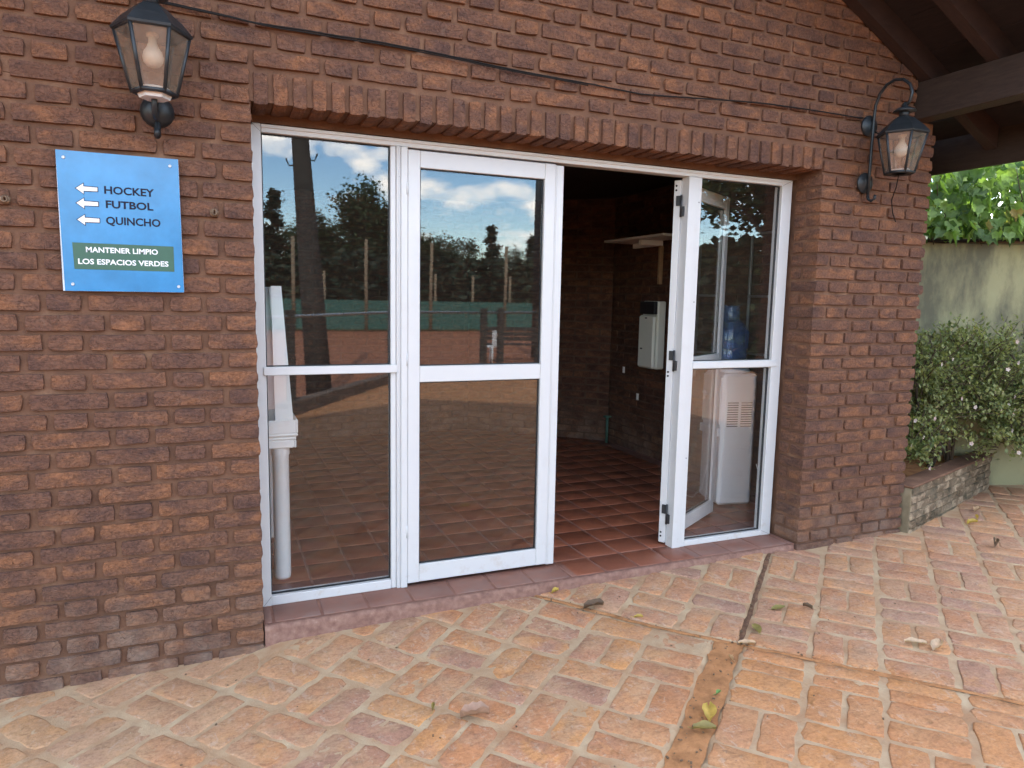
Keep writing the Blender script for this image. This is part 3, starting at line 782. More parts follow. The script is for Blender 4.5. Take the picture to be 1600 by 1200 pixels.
fr.box(.0456, 2.93, Y0-.006, Y0+.0005, 2.205, 2.219, .001)
fr.obj('outer_frame', 'white_aluminium', ent)
m1 = MB(); m1.box(.6065, .632, Y0+.006, Y1, ZB, 2.1855, B); m1.box(.6325, .652, Y0-.004, Y1, ZB, 2.1855, B); m1.box(.6525, .684, Y0-.010, Y1, ZB, 2.1855, B)
m1.box(.640, .6445, Y0-.007, Y0-.003, ZB+.002, 2.18, .001)
m1.obj('mullion', 'white_aluminium', ent)
m2 = MB(); m2.box(2.266, 2.322, Y0-.006, Y1, ZB, 2.1855, B); m2.box(2.3225, 2.356, Y0, Y1, ZB, 2.1855, B)
m2.obj('mullion', 'white_aluminium', ent)
t1 = MB(); t1.box(.033, .634, Y0-.009, Y0-.0005, 1.140, 1.178, B); t1.box(.0455, .606, Y0+.002, Y1-.002, 1.142, 1.176, B); t1.obj('transom', 'white_aluminium', ent)
t2 = MB(); t2.box(2.3565, 2.9315, Y0+.002, Y1-.002, 1.118, 1.162, B); t2.box(2.348, 2.968, Y0-.007, Y0-.0005, 1.121, 1.159, B); t2.obj('transom', 'white_aluminium', ent)
YG = Y0+.026
def pane(x0, x1, z0, z1, parent, yg=YG):
    MB().box(x0, x1, yg, yg+.005, z0, z1).obj('glass_pane', 'window_glass', parent)
    g = MB(); w = .005
    for yy in (yg-.004, yg+.0052):
        g.box(x0+.001, x1-.001, yy, yy+.0035, z0+.0005, z0+w); g.box(x0+.001, x1-.001, yy, yy+.0035, z1-w, z1-.0005)
        g.box(x0+.001, x0+w, yy, yy+.0035, z0+w, z1-w); g.box(x1-w, x1-.001, yy, yy+.0035, z0+w, z1-w)
    g.obj('gasket', 'gasket', parent)
pane(.0455, .606, 1.1765, 2.1855, ent); pane(.0455, .606, .1125, 1.1415, ent)
pane(2.357, 2.931, 1.1625, 2.1855, ent); pane(2.357, 2.931, .1005, 1.1175, ent)

def door_leaf(w, mirror, zb, zt, t=.040):
    """leaf built from x=0 to w, front face on y=0; origin on the hinge side"""
    f = MB(); st = .059
    f.box(0, st, 0, t, zb, zt, B); f.box(w-st, w, 0, t, zb, zt, B)
    f.box(st+.0005, w-st-.0005, .0008, t-.0008, zt-.078, zt-.0008, B); f.box(st+.0005, w-st-.0005, .0008, t-.0008, zb+.0008, zb+.090, B)
    f.box(st+.0005, w-st-.0005, .0008, t-.0008, 1.090, 1.168, B)
    return f, st
d1 = empty('door', (.6855, Y0-.006, 0)); d1.parent = ent
f, st = door_leaf(.762, False, .083, 2.176); f.obj('leaf_frame', 'white_aluminium', d1)
pane(st+.001, .762-st-.001, 1.1685, 2.0975, d1, .018); pane(st+.001, .762-st-.001, .1735, 1.0895, d1, .018)
a = MB(); a.box(.7625, .810, .004, .034, .077, 2.172, B); a.box(.770, .774, .0015, .0045, .08, 2.168, .0008); a.obj('meeting_stile', 'white_aluminium', d1)
for z in (.35, 1.2, 2.0):
    h1 = MB(); h1.tube([(-.004, -.004, z-.03), (-.004, -.004, z+.03)], .004, 8); h1.obj('hinge_pin', 'white_aluminium', d1)
d2 = empty('door', (2.252, Y0+.052, 0), R(31)); d2.parent = ent
f, st = door_leaf(.80, True, .083, 2.172); f.obj('leaf_frame', 'white_aluminium', d2)
pane(st+.001, .80-st-.001, 1.1685, 2.0935, d2, .018); pane(st+.001, .80-st-.001, .1735, 1.0895, d2, .018)
for z in (2.03, 1.165, .26):
    h = MB(); h.box(-.010, -.0005, -.002, .022, z+.002, z+.056, .001); h.box(-.006, .022, -.026, -.0012, z-.056, z-.002, .001); h.tube([(-.006, -.008, z-.06), (-.006, -.008, z+.06)], .006, 8)
    h.obj('hinge', 'black_plastic', d2)
for z in (2.142, 2.118, 1.098, 1.075, .145, .122):
    bh = MB(); bh.lathe([(.006, 0), (.006, .0012)], 10, Matrix.Translation((-.0004, .026, z)) @ Matrix.Rotation(-math.pi/2, 4, 'Y'))
    bh.obj('bolt_hole', 'dark_hole', d2)

# ------------------------------------------------------------------ porch roof
roof = empty('porch_roof', (0, 0, 0), 0, 'dark stained timber gable porch roof over the brick facade', 'roof')
YF, YBk = -0.80, 4.75
EAVE = 3.50
for sgn in (1, -1):
    bx = XRIDGE+sgn*(XB-XRIDGE); b0, b1 = (bx, bx+.12) if sgn > 0 else (bx-.12, bx)
    MB().box(b0, b1, YF, .30, 2.605, 2.82, .004).obj('beam', 'beam_wood', roof)
    # rafters, following the slope and ending at the eave board
    for y in [-.037-.392*k for k in range(3)]:
        u0, u1 = .03, EAVE-.02
        P = [(XRIDGE+sgn*u, rafter_z(XRIDGE+u)+dz) for u, dz in ((u0, 0), (u1, 0), (u1, .135), (u0, .135))]
        MB().prism(P, y-.034, y+.034, 'y').obj('rafter', 'rafter_wood', roof)
    n = int(EAVE/.128)+1
    for k in range(n):
        u0, u1 = .004+k*.128, min(.004+k*.128+.1255, EAVE-.001)
        dz = .136+(.002 if k % 2 else 0)
        P = [(XRIDGE+sgn*u, rafter_z(XRIDGE+u)+z) for u, z in ((u0, dz), (u1, dz), (u1, dz+.02), (u0, dz+.02))]
        MB().prism(P, YF-.05, YBk, 'y').obj('roof_board', 'board_wood', roof)
    P = [(XRIDGE+sgn*u, rafter_z(XRIDGE+u)+z) for u, z in ((.0, .162), (EAVE+.05, .162), (EAVE+.05, .20), (.0, .20))]
    MB().prism(P, YF-.08, YBk+.03, 'y').obj('roof_covering', 'kerb_stone', roof)
    ex = XRIDGE+sgn*EAVE
    MB().box(min(ex, ex+sgn*.03), max(ex, ex+sgn*.03), YF-.05, YBk, 2.395, 2.622, .003).obj('eave_board', 'beam_wood', roof)
MB().box(XRIDGE-.03, XRIDGE+.03, YF, .28, rafter_z(XRIDGE)-.06, rafter_z(XRIDGE)+.134, .003).obj('ridge_board', 'beam_wood', roof)

# ------------------------------------------------------------------ wall lanterns
def lantern_head(parent, c, flame):
    """six-sided tapered lantern, c = centre of its bottom ring"""
    x, y, z = c; ph = R(30)  # vertices at +-30 from x -> flat face towards -y
    Rt, Rb, Hh = .121, .073, .205
    def ringpts(rad, zz): return [Vector((x+rad*math.cos(R(60*k)), y+rad*math.sin(R(60*k)), zz)) for k in range(6)]
    bt, tp = ringpts(Rb, z), ringpts(Rt, z+Hh)
    f = MB()
    for k in range(6):
        f.tube([bt[k], tp[k]], .0068, 6)
        f.tube([bt[k], bt[(k+1) % 6]], .0075, 6); f.tube([tp[k], tp[(k+1) % 6]], .0075, 6)
    f.lathe([(Rb*1.0, z-.004), (Rb*1.02, z+.004), (Rb*.55, z+.005), (Rb*.55, z-.004)], 6, Matrix.Translation((x, y, 0)), 0, False)
    f.obj('lantern_frame', 'iron', parent)
    for k in range(6):
        a, b, c2, d = bt[k], bt[(k+1) % 6], tp[(k+1) % 6], tp[k]
        nrm = (b-a).cross(d-a).normalized()*.0015
        q = [a.lerp(b, .06), a.lerp(b, .94), d.lerp(c2, .94), d.lerp(c2, .06)]
        MB().add([p+nrm for p in q]+[p-nrm for p in q], [(0, 1, 2, 3), (7, 6, 5, 4), (0, 4, 5, 1), (1, 5, 6, 2), (2, 6, 7, 3), (3, 7, 4, 0)]).obj('lantern_pane', 'lantern_glass', parent)
    cap = MB(); cap.lathe([(Rt+.010, z+Hh-.002), (Rt+.012, z+Hh+.006), (.098, z+Hh+.045), (.048, z+Hh+.088), (.030, z+Hh+.094)], 6, Matrix.Translation((x, y, 0)), 0, False)
    cap.obj('lantern_roof', 'iron', parent)
    ch = MB(); zc = z+Hh+.092
    ch.lathe([(.026, zc), (.026, zc+.032), (.020, zc+.034)], 12, Matrix.Translation((x, y, 0)))
    ch.lathe([(.058, zc+.030), (.054, zc+.038), (.030, zc+.050), (.018, zc+.054), (.015, zc+.072), (.006, zc+.080)], 14, Matrix.Translation((x, y, 0)))
    ch.obj('chimney', 'iron', parent)
    bl = MB(); zb = z+Hh
    bl.lathe([(.0135, zb-.012), (.0145, zb-.034), (.021, zb-.050), (.030, zb-.064), (.0345, zb-.082), (.032, zb-.099), (.022, zb-.112), (.008, zb-.118)], 14, Matrix.Translation((x, y, 0)))
    bl.obj('light_bulb', 'bulb_white', parent)
    sk = MB(); sk.lathe([(.020, zb+.01), (.020, zb-.012), (.014, zb-.014)], 12, Matrix.Translation((x, y, 0))); sk.obj('bulb_socket', 'porcelain', parent)
    dn = MB(); dn.lathe([(.052, z+.006), (.054, z+.012), (.050, z+.018), (.02, z+.020)], 12, Matrix.Translation((x, y, 0))); dn.obj('drip_cup', 'porcelain', parent)
L1 = empty('wall_lantern', (-.340, 0, 2.0), 0, 'black hexagonal wall lantern on a short scroll bracket above the blue sign', 'wall lamp', 'black wall lanterns on the brick facade')
l1 = lambda m, name, mat: m.obj(name, mat, L1)
def wl(M): return Matrix.Translation((.340, 0, -2.0)) @ M if M is not None else Matrix.Translation((.340, 0, -2.0))
hold = empty('tmp'); 
# world-placed parts get their offset through a translated mesh
def at_parent(o, parent):
    for ch in [c for c in bpy.data.objects if c.parent == o]:
        ch.parent = parent; ch.matrix_local = Matrix.Translation(-Vector(parent.location)) @ ch.matrix_local
lantern_head(hold, (-.335, -.165, 2.205), 0)
b = MB(); b.lathe([(.060, 0), (.058, .012), (.048, .032), (.028, .046), (.008, .050)], 20, Matrix.Translation((-.338, .004, 2.178)) @ Matrix.Rotation(math.pi/2, 4, 'X'), 0, True, 1, 1.0)
b.obj('wall_rose', 'iron', hold)
b = MB(); pts = [(-.338, -.045, 2.175), (-.338, -.085, 2.135), (-.338, -.125, 2.13), (-.337, -.155, 2.16), (-.336, -.165, 2.20)]
b.tube(pts, .0105, 8); b.tube([(-.338, -.02, 2.14), (-.338, -.028, 2.105), (-.338, -.045, 2.082), (-.338, -.06, 2.088), (-.338, -.06, 2.103)], [.012, .012, .012, .011, .009], 8)
b.obj('scroll_bracket', 'iron', hold)
b = MB(); b.lathe([(.050, 2.186), (.056, 2.200)], 6, Matrix.Translation((-.335, -.165, 0)), 0, False); b.obj('bottom_plate', 'porcelain', hold)
at_parent(hold, L1)
L2 = empty('wall_lantern', (3.347, 0, 2.1), 0, 'black hexagonal lantern hanging from a gooseneck bracket near the roof beam', 'wall lamp', 'black wall lanterns on the brick facade')
lantern_head(hold, (3.347, -.232, 2.228), 0)
b = MB()
arc = [(3.347, -.036, 2.118), (3.347, -.036, 2.3), (3.347, -.037, 2.55), (3.347, -.042, 2.63), (3.347, -.066, 2.690), (3.347, -.105, 2.728), (3.347, -.155, 2.742), (3.347, -.210, 2.730), (3.347, -.252, 2.695), (3.347, -.270, 2.650), (3.347, -.262, 2.608), (3.347, -.240, 2.585), (3.347, -.232, 2.602)]
b.tube(arc, .0085, 8)
b.tube([(3.347, -.036, 2.14), (3.347, -.040, 2.112), (3.347, -.060, 2.098), (3.347, -.082, 2.108), (3.347, -.086, 2.130)], .008, 8)
b.obj('gooseneck', 'iron', hold)
for z in (2.525, 2.205):
    b = MB(); b.lathe([(.058, 0), (.060, .006), (.056, .012), (.02, .026), (.01, .028)], 20, Matrix.Translation((3.347, -.004, z)) @ Matrix.Rotation(math.pi/2, 4, 'X')); b.obj('wall_rose', 'iron', hold)
b = MB(); b.tube([(3.36, -.02, 2.50), (3.39, -.06, 2.47), (3.37, -.14, 2.44), (3.35, -.20, 2.46)], .004, 6); b.obj('lamp_wire', 'cable_rubber', hold)
b = MB(); b.tube([(3.37, -.21, 2.222), (3.42, -.16, 2.17), (3.50, -.07, 2.11), (3.58, -.02, 2.05), (3.62, -.012, 2.00)], .003, 6); b.obj('lamp_wire', 'cable_rubber', hold)
at_parent(hold, L2)

# ------------------------------------------------------------------ sign
sg = empty('sign_board', (-.4705, -.019, 1.7525), 0, 'blue sign with arrows to HOCKEY, FUTBOL and QUINCHO above a green strip', 'sign')
def sq(pts): return [(x+.4705, z-1.7525) for x, z in pts]
cor = sq([(-.668, 1.498), (-.268, 1.500), (-.272, 2.006), (-.674, 2.005)])
p = MB(); n0 = 12
vs = []; fs = []
for yy in (0, .004):
    for j in range(n0+1):
        for i in range(n0+1):
            u, w = i/n0, j/n0
            x = (cor[0][0]*(1-u)+cor[1][0]*u)*(1-w)+(cor[3][0]*(1-u)+cor[2][0]*u)*w
            z = (cor[0][1]*(1-u)+cor[1][1]*u)*(1-w)+(cor[3][1]*(1-u)+cor[2][1]*u)*w
            vs.append((x, yy, z))
m = (n0+1)**2
for j in range(n0):
    for i in range(n0):
        a = j*(n0+1)+i; fs += [(a, a+1, a+n0+2, a+n0+1), (m+a+n0+1, m+a+n0+2, m+a+1, m+a)]
rim = [i for i in range(n0+1)]+[j*(n0+1)+n0 for j in range(1, n0+1)]+[n0*(n0+1)+i for i in range(n0-1, -1, -1)]+[j*(n0+1) for j in range(n0-1, 0, -1)]
fs += [(rim[k], rim[(k+1) % len(rim)], m+rim[(k+1) % len(rim)], m+rim[k]) for k in range(len(rim))]
p.add(vs, fs); p.obj('panel', 'sign_blue', sg)
MB().prism(sq([(-.6745, 1.4975), (-.2675, 1.4995), (-.2715, 2.0065), (-.6745, 2.0055)]), .0042, .0062, 'y').obj('panel_edge', 'sign_edge', sg)
MB().prism(sq([(-.634, 1.579), (-.299, 1.579), (-.299, 1.6755), (-.637, 1.676)]), -.0010, -.0002, 'y').obj('green_panel', 'sign_green', sg)
def lettering(txt, x0, x1, z0, h, mat, y, bold=.028):
    cu = bpy.data.curves.new('lettering', 'FONT'); cu.body = txt; cu.size = 1.0; cu.offset = bold; cu.extrude = .004; cu.resolution_u = 3
    o = bpy.data.objects.new('lettering', cu); COL.objects.link(o)
    dg = bpy.context.evaluated_depsgraph_get(); dg.update()
    me = bpy.data.meshes.new_from_object(o.evaluated_get(dg)); bpy.data.objects.remove(o)
    xs = [v.co.x for v in me.vertices]; zs = [v.co.y for v in me.vertices]
    a, b = min(xs), max(xs); caps = max(zs)*.985
    sx, sz = (x1-x0)/(b-a), h/caps
    for v in me.vertices:
        v.co = Vector((x0+(v.co.x-a)*sx+.4705, y-(v.co.z+.004)*.04, z0+v.co.y*sz-1.7525))
    me.materials.clear(); me.materials.append(MATS[mat]); me.name = 'lettering'
    bm = bmesh.new(); bm.from_mesh(me); bmesh.ops.recalc_face_normals(bm, faces=bm.faces[:]); bm.to_mesh(me); bm.free()
    return link('lettering', me, sg)
lettering('HOCKEY', -.525, -.3585, 1.860, .0275, 'print_navy', -.0003)
lettering('FUTBOL', -.522, -.3635, 1.8085, .0270, 'print_navy', -.0003)
lettering('QUINCHO', -.524, -.341, 1.7485, .0278, 'print_navy', -.0003)
lettering('MANTENER LIMPIO', -.594, -.354, 1.6425, .0192, 'print_white', -.0012, .022)
lettering('LOS ESPACIOS VERDES', -.621, -.319, 1.5985, .0192, 'print_white', -.0012, .022)
for zc, x0, x1 in ((1.8727, -.6155, -.547), (1.8197, -.616, -.547), (1.7597, -.616, -.5455)):
    xh = x0+.0235
    def arrow(e): return sq([(x0-e*1.6, zc), (xh+e*.8, zc+.018+e*1.5), (xh+e*.8, zc+.0078+e), (x1+e, zc+.0068+e), (x1+e, zc-.0068-e), (xh+e*.8, zc-.0078-e), (xh+e*.8, zc-.018-e*1.5)])
    MB().prism(arrow(.0028), -.0006, -.0002, 'y').obj('arrow_outline', 'print_navy', sg)
    MB().prism(arrow(0), -.0012, -.0007, 'y').obj('arrow', 'print_white', sg)
for x, z in ((-.650, 1.980), (-.301, 1.979), (-.286, 1.522), (-.642, 1.523)):
    s = MB(); s.lathe([(.0058, 0), (.0055, .0015), (.003, .0026), (.0028, .0016), (.0008, .0016)], 12, Matrix.Translation((x+.4705, -.0002, z-1.7525)) @ Matrix.Rotation(math.pi/2, 4, 'X'))
    s.obj('screw', 'steel', sg)

# ------------------------------------------------------------------ cables and wall eyes
def cable(pts, r, name, label, cat, mat='cable_rubber'):
    P = []
    for a, b in zip(pts[:-1], pts[1:]):
        a, b = Vector(a), Vector(b)
        for k in range(8):
            q = a.lerp(b, k/8); q.y += jit(.0015); q.z += .0012*math.sin(k*.8+a.x*9); P.append(q)
    P.append(Vector(pts[-1]))
    return tag(MB().tube(P, r, 6).obj(name, mat), label, cat)
cable([(-.95, -.010, 2.60), (-.249, -.012, 2.574), (.024, -.012, 2.552), (.531, -.012, 2.556), (1.117, -.012, 2.529), (1.801, -.012, 2.508), (2.605, -.012, 2.559), (3.29, -.012, 2.562)], .0036, 'wall_cable', 'black cable sagging along the brick courses above the door arch', 'cable')
cable([(-.95, -.022, 2.592), (-.249, -.022, 2.566), (.1, -.022, 2.542), (.54, -.022, 2.545), (1.117, -.02, 2.520), (1.5, -.02, 2.508)], .003, 'wall_cable', 'thinner black cable clipped just under the main cable at upper left', 'cable')
for x, z, lab in ((-.149, 1.815, 'rusty screw eye set in the brickwork between sign and door frame'), (-.838, 1.818, 'rusty screw eye in the brickwork left of the blue sign')):
    e = empty('screw_eye', (x, -.004, z), 0, lab, 'hook', 'rusty eyes in the facade')
    m = MB(); m.lathe([(.017, 0), (.017, .003), (.010, .005)], 14, Matrix.Rotation(math.pi/2, 4, 'X')); m.obj('washer', 'rusty_steel', e)
    m = MB(); m.tube([(0, -.004, 0), (0, -.012, 0)] + [(.010*math.sin(t), -.021-.0, .010*math.cos(t)) for t in [k*.62 for k in range(10)]], .0035, 6); m.obj('eye_ring', 'rusty_steel', e)

# ------------------------------------------------------------------ planter, shrub, garden wall, ivy
P0 = Vector((3.935, -.045, 0)); PD = Vector((1.565, .505, 0)); PL = PD.length; PA = math.atan2(PD.y, PD.x)
pl = empty('brick_planter', P0, PA, 'low mossy whitewashed brick planter bed beside the brick pier', 'planter')
m = MB(); m.box(0.012, PL, .010, .12, -.12, .335, .004); m.obj('mortar', 'planter_mortar', pl)
m = MB(); m.box(-.0, PL+.01, -.004, .135, .3355, .352, .006); m.obj('coping', 'facade_mortar', pl)
its = []
for r in range(0, 6):
    z = .04+r*.056-.03; x = .014-(.12 if r % 2 else 0)
    while x < PL:
        a, c = max(x, .014), min(x+.215, PL-.004)
        if c-a > .05: its.append((brick_variant(round((c-a)/.01)*.01, .047, .05, 4, 'p'), Matrix.Translation((a, jit(.003), z))))
        x += .23
for g, M in its: link('brick', geo_mesh(g, 'brick', 'planter_brick'), pl, None, M)
m = MB(); m.add([(0, .12, .31), (PL, .12, .31), (PL-.1, .5, .31), (.2, 1.0, .31), (0, 1.0, .31)], [(0, 1, 2, 3, 4)]); m.obj('soil_bed', 'soil', pl)

GW = Vector((5.65, .50, 0)); GD = Vector((.921, -.389, 0)); GA = math.atan2(GD.y, GD.x)
gw = empty('garden_wall', GW, GA, 'stained olive plaster garden wall behind the flowering shrub', 'wall')
m = MB(); m.box(-1.86, 3.6, 0, .18, -.25, 2.00, .012); m.obj('wall_body', 'garden_plaster', gw)
m = MB(); m.box(-1.88, 3.62, -.004, .20, 2.0005, 2.03, .006); m.obj('wall_top', 'kerb_stone', gw)
GM = Matrix.Translation(GW) @ Matrix.Rotation(GA, 4, 'Z')
def gwp(u, v, z): return GM @ Vector((u, v, z))
cable([gwp(-1.8+.3*k, -.03+.01*math.sin(k*2.2), 2.015+.012*math.sin(k*1.3)) for k in range(18)], .013, 'garden_hose', 'black hose lying along the top of the plaster garden wall', 'hose')

def ivy_geo(seed, s):
    rn = random.Random(seed)
    out = [(0, -.05), (.30, -.22), (.62, .10), (.42, .30), (.40, .58), (.16, .52), (0, 1.02), (-.16, .52), (-.40, .58), (-.42, .30), (-.62, .10), (-.30, -.22)]
    vs = [(0, .015, .2*s)]
    for x, z in out:
        k = rn.uniform(.9, 1.1)
        vs.append((x*s*k, -(abs(x)*.28-.10*z*z+rn.uniform(-.05, .05))*s, z*s*k))
    n = len(out)
    return vs, [(0, 1+i, 1+(i+1) % n) for i in range(n)]
IV = [ivy_geo(k, random.uniform(.062, .105)) for k in range(14)]
ivy = empty('ivy', GW, GA, 'bright green large leaved ivy spilling over the top of the garden wall', 'plant')
iv_items = []
for k in range(2900):
    u = random.uniform(-1.8, 3.4); z = 2.03+abs(random.gauss(0.28, .33)); v = random.uniform(-.22, .38)-(.04 if z < 2.3 else 0)
    if z < 2.07: v = -abs(v)
    if noise.noise(Vector((u*2.3, z*2.6, 4))) < -.30 and z > 2.25: continue
    M = Matrix.Translation((u, v, z)) @ Matrix.Rotation(random.gauss(0, .7), 4, 'Z') @ Matrix.Rotation(math.pi+random.gauss(0, .45), 4, 'Y') @ Matrix.Rotation(random.gauss(.45, .35), 4, 'X')
    iv_items.append((random.choice(IV), M))
sc = []
for g, M in iv_items:
    q = GM @ M.translation; p = project(q); ok = p is not None and in_frame(q, 8) and q.x > 4.2 and p[0] > 925
    sc.append(((1 if ok else 0, -(M.translation.y)), g, M))
sc.sort(key=lambda a: a[0], reverse=True)
rest = MB()
for i, (key, g, M) in enumerate(sc):
    if i < 300 and key[0]: link('ivy_leaf', geo_mesh(g, 'ivy_leaf', 'ivy_leaf'), ivy, None, M)
    else: rest.add(g[0], g[1], True, M, random.random()*.998+.001)
for k in range(1500):
    M = Matrix.Translation((random.uniform(-1.8, 3.4), random.uniform(.35, .95), 1.95+abs(random.gauss(.35, .4)))) @ Matrix.Rotation(random.gauss(0, .7), 4, 'Z') @ Matrix.Rotation(math.pi+random.gauss(0, .6), 4, 'Y') @ Matrix.Rotation(random.gauss(.4, .5), 4, 'X') @ Matrix.Scale(1.3, 4)
    rest.add(*random.choice(IV), True, M, random.random()*.998+.001)
o = rest.obj('ivy_foliage', 'ivy_leaf', ivy); o['kind'] = 'stuff'
st_ = MB()
for k in range(26):
    u = random.uniform(-1.7, 3.3); P = [Vector((u, .1, 1.98))]
    for q in range(5): P.append(P[-1]+Vector((jit(.12), -.05+jit(.08), .11)))
    st_.tube(P, [.007-.001*q for q in range(6)], 5)
for k in range(12):
    u = -1.4+k*.33+jit(.1); P = [Vector((u, -.02, 2.12))]
    for q in range(3): P.append(P[-1]+Vector((jit(.03), -.02, -.05)))
    st_.tube(P, .003, 4)
st_.obj('ivy_stem', 'bark', ivy)

def small_leaf(s, seed):
    rn = random.Random(seed)
    return ([(0, 0, 0), (.32*s, .12*s, .45*s), (0, .05*s, 1.0*s), (-.32*s, .12*s, .45*s)], [(0, 1, 2), (0, 2, 3)])
shrub = empty('flowering_shrub', (4.9, .42, .31), 0, 'bushy green shrub with small pale flowers growing out of the planter', 'shrub')
SHC = [(4.55, .42, .78, .48, .38, .48), (5.05, .38, .95, .50, .40, .44), (5.45, .22, 1.05, .44, .40, .38), (4.50, .40, 1.05, .38, .34, .34), (5.1, .30, .78, .46, .42, .38), (4.25, .22, .60, .24, .20, .26), (5.0, .40, 1.20, .34, .30, .20), (5.75, .05, 1.02, .36, .28, .36), (5.55, .18, .72, .40, .34, .34), (5.2, .12, .62, .40, .30, .28), (5.75, .10, .62, .34, .28, .30), (6.0, -.10, .80, .30, .25, .34)]
sl_ = [small_leaf(1, k) for k in range(3)]
fol = MB(); stm = MB(); rn = random.Random(5)
fl_pts = []
for cx, cy, cz, rx, ry, rz in SHC:
    for k in range(86):                                     # twigs with leaves along them
        th, ph = rn.uniform(0, 2*math.pi), math.acos(rn.uniform(-.75, 1))
        d = Vector((math.cos(th)*math.sin(ph), math.sin(th)*math.sin(ph), math.cos(ph)))
        rr = rn.uniform(.42, 1.22)
        tip = Vector((cx+d.x*rx*rr, cy+d.y*ry*rr, cz+d.z*rz*rr)); basep = Vector((cx+d.x*rx*rr*.45, cy+d.y*ry*rr*.45, cz+d.z*rz*rr*.45-.06))
        mid = basep.lerp(tip, .6)+Vector((rn.uniform(-.04, .04), rn.uniform(-.04, .04), .02))
        stm.tube([basep-shrub.location, mid-shrub.location, tip-shrub.location], [.004, .003, .0015], 4, None, False)
        tone = min(.999, max(.001, rn.gauss(.5, .22)))
        for q in range(30):
            t = rn.uniform(.2, 1.0); c = basep.lerp(mid, t/.6) if t < .6 else mid.lerp(tip, (t-.6)/.4)
            c = c+Vector((rn.gauss(0, .024), rn.gauss(0, .024), rn.gauss(0, .024)))
            s = rn.uniform(.018, .040)
            M = Matrix.Translation(c-shrub.location) @ Matrix.Rotation(rn.uniform(0, 6.28), 4, 'Z') @ Matrix.Rotation(rn.gauss(.9, .6), 4, 'X') @ Matrix.Scale(s, 4)
            fol.add(*sl_[0], True, M, min(.999, max(.001, tone+rn.gauss(0, .12))))
        if rn.random() < .6: fl_pts.append(tip)
o = fol.obj('foliage', 'shrub_leaf', shrub); o['kind'] = 'stuff'
for cx, cy in ((4.4, .45), (4.7, .42), (4.95, .42)):
    for k in range(5): stm.tube([Vector((cx+rn.uniform(-.05, .05), cy, .30))-shrub.location, Vector((cx+rn.uniform(-.2, .2), cy+rn.uniform(-.15, .1), .75))-shrub.location, Vector((cx+rn.uniform(-.35, .35), cy+rn.uniform(-.25, .15), 1.15))-shrub.location], [.012, .009, .005], 5)
stm.obj('branches', 'bark', shrub)
def flower_geo(seed):
    rn = random.Random(seed); vs = []; fs = []
    for h in range(1):
        c = Vector((0, 0, 0))
        for k in range(5):
            a = 2*math.pi*k/5; o = len(vs); s = .014
            ax = Vector((math.cos(a), -.25, math.sin(a))); pr = Vector((-math.sin(a), 0, math.cos(a)))
            vs += [tuple(c), tuple(c+ax*s*.7+pr*s*.45), tuple(c+ax*s*1.15), tuple(c+ax*s*.7-pr*s*.45)]; fs.append((o, o+1, o+2, o+3))
    return vs, fs
FG = [flower_geo(k) for k in range(7)]
fl_vis = sorted([p for p in fl_pts if p.y < .42], key=lambda p: p.y)[:190]
for p in fl_vis:
    link('flower', geo_mesh(rn.choice(FG), 'flower', 'petal'), shrub, None, Matrix.Translation(p-shrub.location+Vector((0, -.02, 0))) @ Matrix.Rotation(rn.uniform(-.8, .8), 4, 'Z'))

